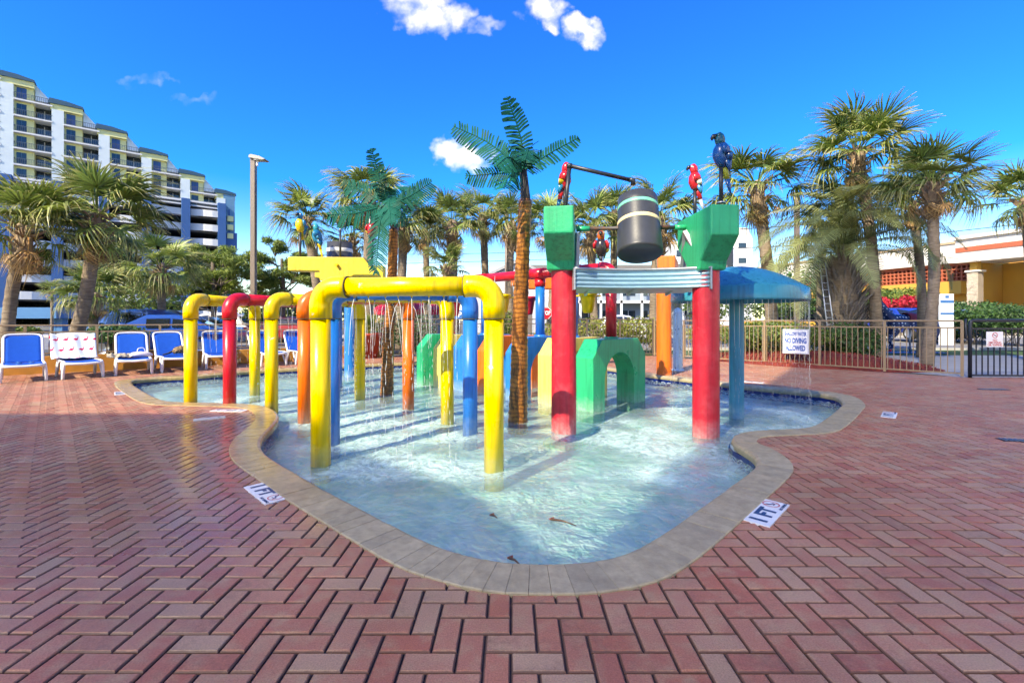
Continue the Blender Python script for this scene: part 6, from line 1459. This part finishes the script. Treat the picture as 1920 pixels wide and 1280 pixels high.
# ---- red awning hut
hu_ = thing('awning_hut', 'small hut with a red awning behind the pipe arches', 'kiosk', (*((760-CX)/F*24, 24), 0)); AWN = mat('red_awning', (.52, .015, .05), .7, var=.1)
zt = at(0, 566, 24)[2]; zm = at(0, 580, 24)[2]; zb_ = at(0, 590, 24)[2]; hw_ = 62/F*24
MB().box((-hw_*.9, .5, 0), (hw_*.9, 3.5, zm)).build('wall', mat('hut_wall', (.36, .31, .25), .9, var=.15), hu_)
MB().add([(-hw_*.85, .9, zt), (hw_*.85, .9, zt), (hw_, 0, zm), (-hw_, 0, zm), (hw_, 0, zb_), (-hw_, 0, zb_), (-hw_*.85, 3, zt), (hw_*.85, 3, zt), (hw_, 3.9, zm), (-hw_, 3.9, zm)], [(0, 1, 2, 3), (3, 2, 4, 5), (0, 6, 7, 1), (1, 7, 8, 2), (6, 0, 3, 9), (6, 9, 8, 7)]).build('awning', AWN, hu_)
for x in (-.8, .8): MB().tube([(x*hw_, .1, 0), (x*hw_, .1, zm)], .05, 8).build('post', HWH, hu_)
# ---- lamp posts, utility pole and wires
LPM = mat('bronze_lamp_pole', (.20, .155, .12), .5, var=.1)
lp_ = thing('street_lamp', 'tall square bronze lamp post left of the pipe arches', 'street lamp', ((475.5-CX)/F*17, 17, 0)); zl = at(0, 297, 17)[2]
MB().box((-.085, -.085, 0), (.085, .085, zl)).build('pole', LPM, lp_, bevel=.01); lh = MB().prism([(-.09, zl-.02), (.42, zl-.10), (.50, zl-.07), (.30, zl+.03), (-.02, zl+.10), (-.09, zl+.06)], -.17, .17).build('lamp_head', mat('lamp_head_grey', (.38, .34, .30), .5), lp_); MB().box((.08, -.14, zl-.095), (.42, .14, zl-.075)).build('lens', mat('lamp_lens', (.7, .68, .6), .3), lh); MB().box((.09, -.04, zl-.28), (.16, .04, zl-.08)).build('bracket', WHITE, lp_)
l2 = thing('street_lamp', 'thin brown lamp post between the sunlit palm and tallest palm', 'street lamp', ((1494-CX)/F*24, 24, 0)); z2 = at(0, 365, 24)[2]
MB().box((-.10, -.10, 0), (.10, .10, z2)).build('pole', LPM, l2); MB().box((-.28, -.18, z2), (.22, .18, z2+.10)).build('lamp_head', LPM, l2)
l3 = thing('street_lamp', 'dark pole behind the tall carved palm trunk', 'pole', ((950-CX)/F*30, 30, 0)); MB().tube([(0, 0, 0), (0, 0, at(0, 400, 30)[2])], .13, 10).build('pole', LPM, l3)
WIRE = mat('black_wire', (.012, .012, .012), .6)
def wire(a, b, label, r=.022, sag=.3):
    a, b = Vector(a), Vector(b); m_ = (a+b)/2-Vector((0, 0, sag)); t = thing('overhead_wire', label, 'wire', tuple(a), 0, 'overhead wires along the road'); MB().tube(catmull([Vector((0, 0, 0)), m_-a, b-a], 8, False), r, 6).build('cable', WIRE, t)
wire(at(-40, 500, 34), at(1300, 478, 36), 'lower black wire crossing behind the pool palms', .02); wire(at(600, 478, 34), at(1300, 455, 36), 'upper black wire crossing behind the pool palms', .018)
wire(at(1290, 436, 34), at(1960, 371, 30), 'black wire running up behind the right palms', .028); wire(at(1290, 470, 34), at(1960, 415, 30), 'black wire just above the yellow hotel roof', .026); wire(at(1640, 400, 34), at(1960, 376, 32), 'thin wire at the right edge', .014); wire(at(1700, 470, 33), at(1960, 492, 31), 'thin wire in front of the hotel roof band', .016)
# ---- stop sign and traffic bits
ss = thing('stop_sign', 'red octagonal stop sign beside the big red column', 'stop sign', ((1023-CX)/F*21, 21, 0)); zs_ = at(0, 587, 21)[2]; rs_ = .30
MB().tube([(0, .03, 0), (0, .03, zs_+.3)], .03, 8).build('post', GALV, ss)
def octa(r, y): return [(r*math.cos(R(22.5+45*i)), y, zs_+r*math.sin(R(22.5+45*i))) for i in range(8)]
MB().add(octa(rs_, 0)+octa(rs_, .006), [tuple(range(8)), tuple(range(15, 7, -1))]+[(i, (i+1) % 8, (i+1) % 8+8, i+8) for i in range(8)]).build('plate', mat('sign_white', (.8, .8, .8), .4), ss); MB().add(octa(rs_*.92, -.004), [tuple(range(8))]).build('face', mat('stop_red', (.55, .01, .02), .35), ss)
text('STOP', .2, mat('sign_letter_white', (.85, .85, .85), .4), ss, (0, -.007, zs_), (R(90), 0, 0), .006, fit=(.44, .19))
sp = thing('parking_sign', 'small blue parking sign behind the blue pipe arch', 'sign', ((862-CX)/F*20, 20, 0)); zz = at(0, 590, 20)[2]; MB().tube([(0, .03, 0), (0, .03, zz+.2)], .025, 8).build('post', GALV, sp); MB().box((-.22, -.006, zz-.2), (.22, .006, zz+.2)).build('plate', mat('parking_blue', (.02, .14, .42), .4), sp); text('P', .3, MATS['sign_letter_white'], sp, (0, -.0075, zz), (R(90), 0, 0), .006, fit=(.16, .24))
hy = thing('fire_hydrant', 'red fire hydrant by the far roadside', 'fire hydrant', ((1497-CX)/F*19.3, 19.3, 0)); HRD = mat('hydrant_red', (.50, .02, .025), .5)
MB().lathe([(.16, 0), (.16, .05), (.11, .06), (.11, .50), (.14, .52), (.14, .57), (.11, .62), (.06, .68), (.03, .70), (.03, .75), (0, .75)], (0, 0, .32), 18).build('barrel', HRD, hy); MB().tube([(-.2, 0, .75), (.2, 0, .75)], .05, 12).build('outlet', HRD, hy); MB().tube([(0, 0, .75), (0, -.17, .75)], .06, 12).build('outlet', HRD, hy); MB().lathe([(.2, 0), (.2, .32), (0, .32)], (0, 0, 0), 12).build('plinth', CONC, hy)
# ---- white and blue sign panel
dp = thing('information_panel', 'upright white and blue information panel right of the palms', 'sign', ((1774-CX)/F*23, 23, 0)); u_ = 23/F
BSP = mat('panel_blue', (.03, .15, .40), .5)
pan = MB().box((-12.5*u_, -.05, 0), (12.5*u_, .05, at(0, 551, 23)[2])).build('panel', WSIGN, dp)
for (y0, y1) in ((563, 568), (586, 590)): MB().box((-12.5*u_, -.056, at(0, y1, 23)[2]), (12.5*u_, -.051, at(0, y0, 23)[2])).build('blue_band', BSP, dp)
MB().box((-3.5*u_, -.056, at(0, 559, 23)[2]), (3.5*u_, -.051, at(0, 554, 23)[2])).build('emblem', BSP, dp)
# ---- leaning ladder of fairy-light rungs by the pindo palm
ld = thing('leaning_ladder', 'pale metal ladder leaning on the pindo palm', 'ladder', (at(1563, 600, 14.5)[0], 14.5, .2)); a_, b_ = Vector(at(1563, 597, 14.5))-ld.location, Vector(at(1542, 492, 15.0))-ld.location
a_.z = 0; MET = mat('pale_aluminium', (.6, .62, .64), .35, metal=.6)
for s in (-.11, .11): MB().tube([a_+Vector((s, 0, 0)), b_+Vector((s*.8, 0, 0))], .02, 6).build('rail', MET, ld)
for i in range(1, 13): p = a_.lerp(b_, i/13); MB().tube([p-Vector((.11, 0, 0)), p+Vector((.11, 0, 0))], .013, 6).build('rung', MET, ld)
# ---- flag painted horse statue
def horse_mat():
    m = bpy.data.materials.new('flag_paint'); m.use_nodes = True; t = NT(m.node_tree); p = t.n('ShaderNodeBsdfPrincipled'); o = t.n('ShaderNodeOutputMaterial'); t.l(p.outputs[0], o.inputs[0])
    tcn = t.n('ShaderNodeTexCoord'); s = t.n('ShaderNodeSeparateXYZ'); t.l(tcn.outputs['Object'], s.inputs[0])
    st = t.math('LESS_THAN', t.math('FRACT', t.math('MULTIPLY', t.math('ADD', s.outputs[2], t.math('MULTIPLY', s.outputs[0], -.1)), 9.0)), .5); stripes = t.mix(st, (.75, .75, .74), (.42, .02, .04))
    vo = t.n('ShaderNodeTexVoronoi'); vo.inputs['Scale'].default_value = 9; vo.inputs['Randomness'].default_value = .3; t.l(tcn.outputs['Object'], vo.inputs['Vector']); stars = t.mix(t.math('LESS_THAN', vo.outputs['Distance'], .28), (.012, .035, .13), (.75, .76, .78))
    f = t.math('GREATER_THAN', t.math('ADD', s.outputs[0], t.math('MULTIPLY', s.outputs[2], -.15)), .05); c = t.mix(f, stars, stripes)
    legs = t.math('LESS_THAN', s.outputs[2], .62); c = t.mix(legs, c, stars); hoof = t.math('LESS_THAN', s.outputs[2], .12); c = t.mix(hoof, c, (.45, .02, .04)); t.l(c, p.inputs['Base Color']); p.inputs['Roughness'].default_value = .35; return m
def horse():
    Zh = 17.6; hx = at(1706, 600, Zh)[0]
    t = thing('horse_statue', 'horse statue painted with stars and stripes behind the fence', 'horse statue', (hx, Zh, 0)); S = 1.0
    V_ = [(0, 0, 1.22), (-.42, 0, 1.20), (-.75, 0, 1.30), (-1.0, 0, 1.62), (-1.18, 0, 1.90), (-1.28, 0, 1.86), (-1.52, 0, 1.62),          # back, withers, neck, poll, cheek, muzzle
          (.45, 0, 1.24), (.68, 0, 1.15),                                                                                                 # croup
          (-.60, -.17, 1.0), (-.72, -.17, .68), (-.95, -.17, .48), (-.78, -.17, .25), (-.80, -.17, .17), (-.60, .17, 1.0), (-.62, .17, .60), (-.60, .17, .30), (-.60, .17, .08), (-.66, .17, .02),
          (.55, -.18, .95), (.48, -.18, .78), (.74, -.18, .52), (.66, -.18, .14), (.60, -.18, .03), (.62, .18, .95), (.66, .18, .76), (.92, .18, .50), (.86, .18, .14), (.80, .18, .03)]
    E_ = [(0, 1), (1, 2), (2, 3), (3, 4), (4, 5), (5, 6), (0, 7), (7, 8), (1, 9), (9, 10), (10, 11), (11, 12), (12, 13), (1, 14), (14, 15), (15, 16), (16, 17), (17, 18), (7, 19), (19, 20), (20, 21), (21, 22), (22, 23), (7, 24), (24, 25), (25, 26), (26, 27), (27, 28)]
    rr = [.27, .29, .21, .14, .12, .11, .07, .28, .14, .16, .09, .06, .045, .05, .16, .085, .055, .05, .06, .17, .12, .065, .045, .06, .17, .12, .065, .045, .06]
    me = bpy.data.meshes.new('body'); me.from_pydata(V_, E_, []); o = inst('body', me, t); o.modifiers.new('skin', 'SKIN'); me.materials.append(horse_mat())
    for v, q in zip(me.skin_vertices[0].data, rr): v.radius = (q, q)
    me.skin_vertices[0].data[0].use_root = True
    sm = o.modifiers.new('sub', 'SUBSURF'); sm.levels = 2; sm.render_levels = 2
    MB().tube(catmull([Vector((.75, 0, 1.18)), Vector((.98, 0, 1.1)), Vector((1.05, 0, .75)), Vector((.98, 0, .5))], 5, False), [.05, .07, .09, .09, .10, .10, .09, .09, .08, .08, .07, .06, .05, .04, .03, .01], 8).build('tail', mat('horse_navy', (.02, .04, .14), .4), t)
    for s in (-1, 1): MB().tube([(-1.13, s*.06, 1.97), (-1.14, s*.07, 2.10)], [.035, .008], 6).build('ear', MATS['horse_navy'], t)
    MB().tube(catmull([Vector((-1.12, 0, 1.99)), Vector((-.93, 0, 1.78)), Vector((-.70, 0, 1.52))], 5, False), [.05]*11, 6, flat=.5).build('mane', MATS['horse_navy'], t)
    MB().tube(catmull([Vector((-.02, -.30, 1.20)), Vector((-.02, -.2, 1.44)), Vector((-.02, 0, 1.52)), Vector((-.02, .2, 1.44)), Vector((-.02, .30, 1.20))], 4, False), [.20]*17, 8, flat=.15).build('saddle', mat('saddle_red', (.22, .02, .03), .4), t)
    MB().box((-1.1, -.35, -.02), (1.1, .35, .03)).build('plinth', mat('plinth_blue', (.02, .10, .30), .5), t)
    pl_ = MB().tube([(0, 0, .03), (0, 0, 1.0)], .03, 8).build('support', GALV, t)
horse()
# ---- cars
TYRE = mat('tyre', (.02, .02, .02), .85); RIM = mat('wheel_rim', (.5, .5, .52), .3, metal=.8); CGL = mat('car_glass', (.015, .02, .025), .05, spec=.9); HLT = mat('head_lamp', (.75, .76, .78), .15); TLT = mat('tail_lamp', (.45, .01, .01), .25)
def car(label, loc, rz, col, typ='suv', group='cars beyond the fence'):
    t = thing('parked_car', label, 'car', loc, rz, group); pm = mat('car_paint_%.2f_%.2f_%.2f' % col, col, .28, coat=.8, spec=.6)
    S = {'suv': [(-2.2, .42, .80, .80), (-2.1, .30, .98, .98), (-1.9, .25, 1.02, 1.02), (-1.55, .24, 1.02, 1.48), (-1.1, .23, 1.02, 1.66), (0, .22, 1.0, 1.68), (.6, .22, .99, 1.60), (1.25, .22, .98, 1.04), (1.9, .24, .92, .92), (2.15, .30, .80, .80), (2.25, .42, .62, .62)],
         'sedan': [(-2.25, .42, .72, .72), (-2.15, .28, .92, .92), (-1.7, .22, .95, .97), (-1.05, .2, .94, 1.36), (-.5, .2, .93, 1.43), (.25, .2, .92, 1.42), (1.05, .2, .92, .98), (1.75, .22, .84, .84), (2.15, .28, .70, .70), (2.28, .40, .58, .58)],
         'pickup': [(-2.7, .5, 1.05, 1.05), (-2.65, .42, 1.1, 1.1), (-.95, .4, 1.1, 1.1), (-.85, .4, 1.1, 1.72), (-.5, .4, 1.1, 1.84), (.45, .4, 1.1, 1.82), (1.1, .4, 1.1, 1.16), (2.2, .42, 1.06, 1.06), (2.5, .5, .95, .95), (2.6, .55, .8, .8)]}[typ]
    hw = .92; vs = []; rings = 14
    for i, (x, zb, zbelt, zt) in enumerate(S):
        taper = .90 if i in (0, len(S)-1) else (.97 if i in (1, len(S)-2) else 1); w_ = hw*taper; tw_ = w_*(.80 if zt > zbelt+.1 else .93)
        half = [(0, zb), (w_*.86, zb), (w_*.98, zb+.12), (w_, (zb+zbelt)/2), (w_*.97, zbelt), (tw_, zt-.06 if zt > zbelt+.1 else zt-.02), (tw_*.86, zt), (0, zt+.015)]
        vs += [(x, -y, z) for y, z in half]+[(x, y, z) for y, z in reversed(half[1:-1])]
    n = len(vs)//len(S); fs = [(i*n+k, i*n+(k+1) % n, (i+1)*n+(k+1) % n, (i+1)*n+k) for i in range(len(S)-1) for k in range(n)]+[tuple(range(n)), tuple(range(len(vs)-1, len(vs)-n-1, -1))]
    bd = MB().add(vs, fs, True).build('body', pm, t); bd.modifiers.new('e', 'EDGE_SPLIT').split_angle = R(38)
    cab = [s for s in S if s[3] > s[2]+.1]; lo = S[S.index(cab[0])-1]; hi = S[S.index(cab[-1])+1]
    for sg_ in (-1, 1):
        q = []
        for (x, zb, zbelt, zt) in cab:
            q.append(((x, sg_*hw*.975, zbelt+.05), (x, sg_*(hw*.825+.006), zt-.13)))
        for a in range(len(q)-1):
            m_ = Vector(q[a][0]).lerp(Vector(q[a+1][0]), .06), Vector(q[a+1][0]).lerp(Vector(q[a][0]), .06), Vector(q[a+1][1]).lerp(Vector(q[a][1]), .06), Vector(q[a][1]).lerp(Vector(q[a+1][1]), .06)
            MB().add([v+Vector((0, sg_*.012, 0)) for v in m_], [(0, 1, 2, 3)]).build('side_window', CGL, t)
    for (s0, s1, nm, dx) in ((cab[-1], hi, 'windscreen', .012), (cab[0], lo, 'rear_window', -.012)):
        w1, w2 = hw*.70, hw*.80; A = Vector((s0[0], 0, s0[3]-.05)); B = Vector((s1[0], 0, max(s1[3], s1[2])+.02)); B = A.lerp(B, .92)
        up_ = Vector((dx*1.5, 0, .03)); MB().add([A+Vector((0, -w1, 0))+up_, A+Vector((0, w1, 0))+up_, B+Vector((0, w2, 0))+up_, B+Vector((0, -w2, 0))+up_], [(0, 1, 2, 3)]).build(nm, CGL, t)
    xr = (-1.35, 1.38) if typ != 'pickup' else (-1.65, 1.65); wr = .34 if typ != 'pickup' else .40
    for x in xr:
        for s in (-1, 1):
            M = Matrix.Translation((x, s*(hw-.10), wr)) @ Matrix.Rotation(R(90)*-s, 4, 'X')
            wl_ = MB().lathe([(.2, -.11), (wr-.02, -.11), (wr, -.08), (wr, .08), (wr-.02, .11), (wr*.66, .115), (wr*.64, .09)], (0, 0, 0), 24, True, M).build('wheel', TYRE, t); MB().lathe([(0, .10), (wr*.15, .105), (wr*.60, .085), (wr*.65, .11)], (0, 0, 0), 20, True, M).build('rim', RIM, wl_)
    xf = S[-1][0]; zf = S[-3][2]-.14; xb = S[0][0]
    for s in (-1, 1):
        MB().box((xf-.28, s*.60-.15, zf-.06), (xf-.045, s*.60+.15, zf+.08)).build('headlight', HLT, t, bevel=.02); MB().box((xb+.03, s*.68-.12, .72), (xb+.16, s*.68+.12, .92)).build('tail_light', TLT, t, bevel=.02)
        MB().box((.72, s*(hw+.02)-.09, 1.0), (.90, s*(hw+.02)+.09, 1.14)).build('mirror', pm, t, bevel=.03)
    MB().box((xf-.12, -.42, .42), (xf-.01, .42, .60)).build('grille', DKPIPE, t)
    return t
car('dark blue sport utility car parked behind the loungers', ((262-CX)/F*19, 19, 0), R(168), (.01, .05, .20), 'suv'); car('bright blue sedan parked nearest behind the loungers', ((300-CX)/F*16.6, 16.6, 0), R(205), (.01, .08, .38), 'sedan'); car('silver blue hatchback seen left of the yellow arch', ((345-CX)/F*20, 20, 0), R(190), (.22, .30, .40), 'sedan')
car('white car parked far behind the red arch', ((410-CX)/F*27, 27, 0), R(180), (.7, .7, .7), 'suv'); car('red car seen between the left pipe arches', ((535-CX)/F*26, 26, 0), R(185), (.35, .015, .02), 'sedan'); car('dark car seen just right of the red car', ((478-CX)/F*29, 29, 0), R(180), (.03, .035, .05), 'suv')
car('white sport utility car in front of the grey motel', ((1165-CX)/F*40, 40, 0), R(0), (.75, .75, .75), 'suv'); car('white sedan right of the white sport utility car', ((1207-CX)/F*41, 41, 0), R(0), (.72, .72, .72), 'sedan')
car('blue pickup facing the road by the red flowers', ((1688-CX)/F*27.5, 27.5, .12), R(-90), (.012, .05, .36), 'pickup', 'cars at the yellow hotel'); car('blue van parked behind the information panel', ((1785-CX)/F*27, 27, .12), R(178), (.02, .20, .40), 'suv', 'cars at the yellow hotel')
# low stone wall across the road
sw = thing('stone_wall', 'low stone retaining wall across the road below the dark bushes', 'wall', (20, 34.2, 0)); g = random.Random(12); WS = mat('wall_stone', (.33, .28, .22), .9, var=.3, vscale=3, rnd=.2); sm_ = [MB().box((-L/2, 0, 0), (L/2, .28, .21)).mesh('stone', WS) for L in (.5, .7, .9)]
for r_ in range(3):
    x = -2.0+g.uniform(0, .4)
    while x < 22: k = g.randrange(3); L = (.5, .7, .9)[k]; inst('stone', sm_[k], sw, (x+L/2, g.uniform(-.03, .03), .10+.215*r_), (0, 0, 0)); x += L+.02
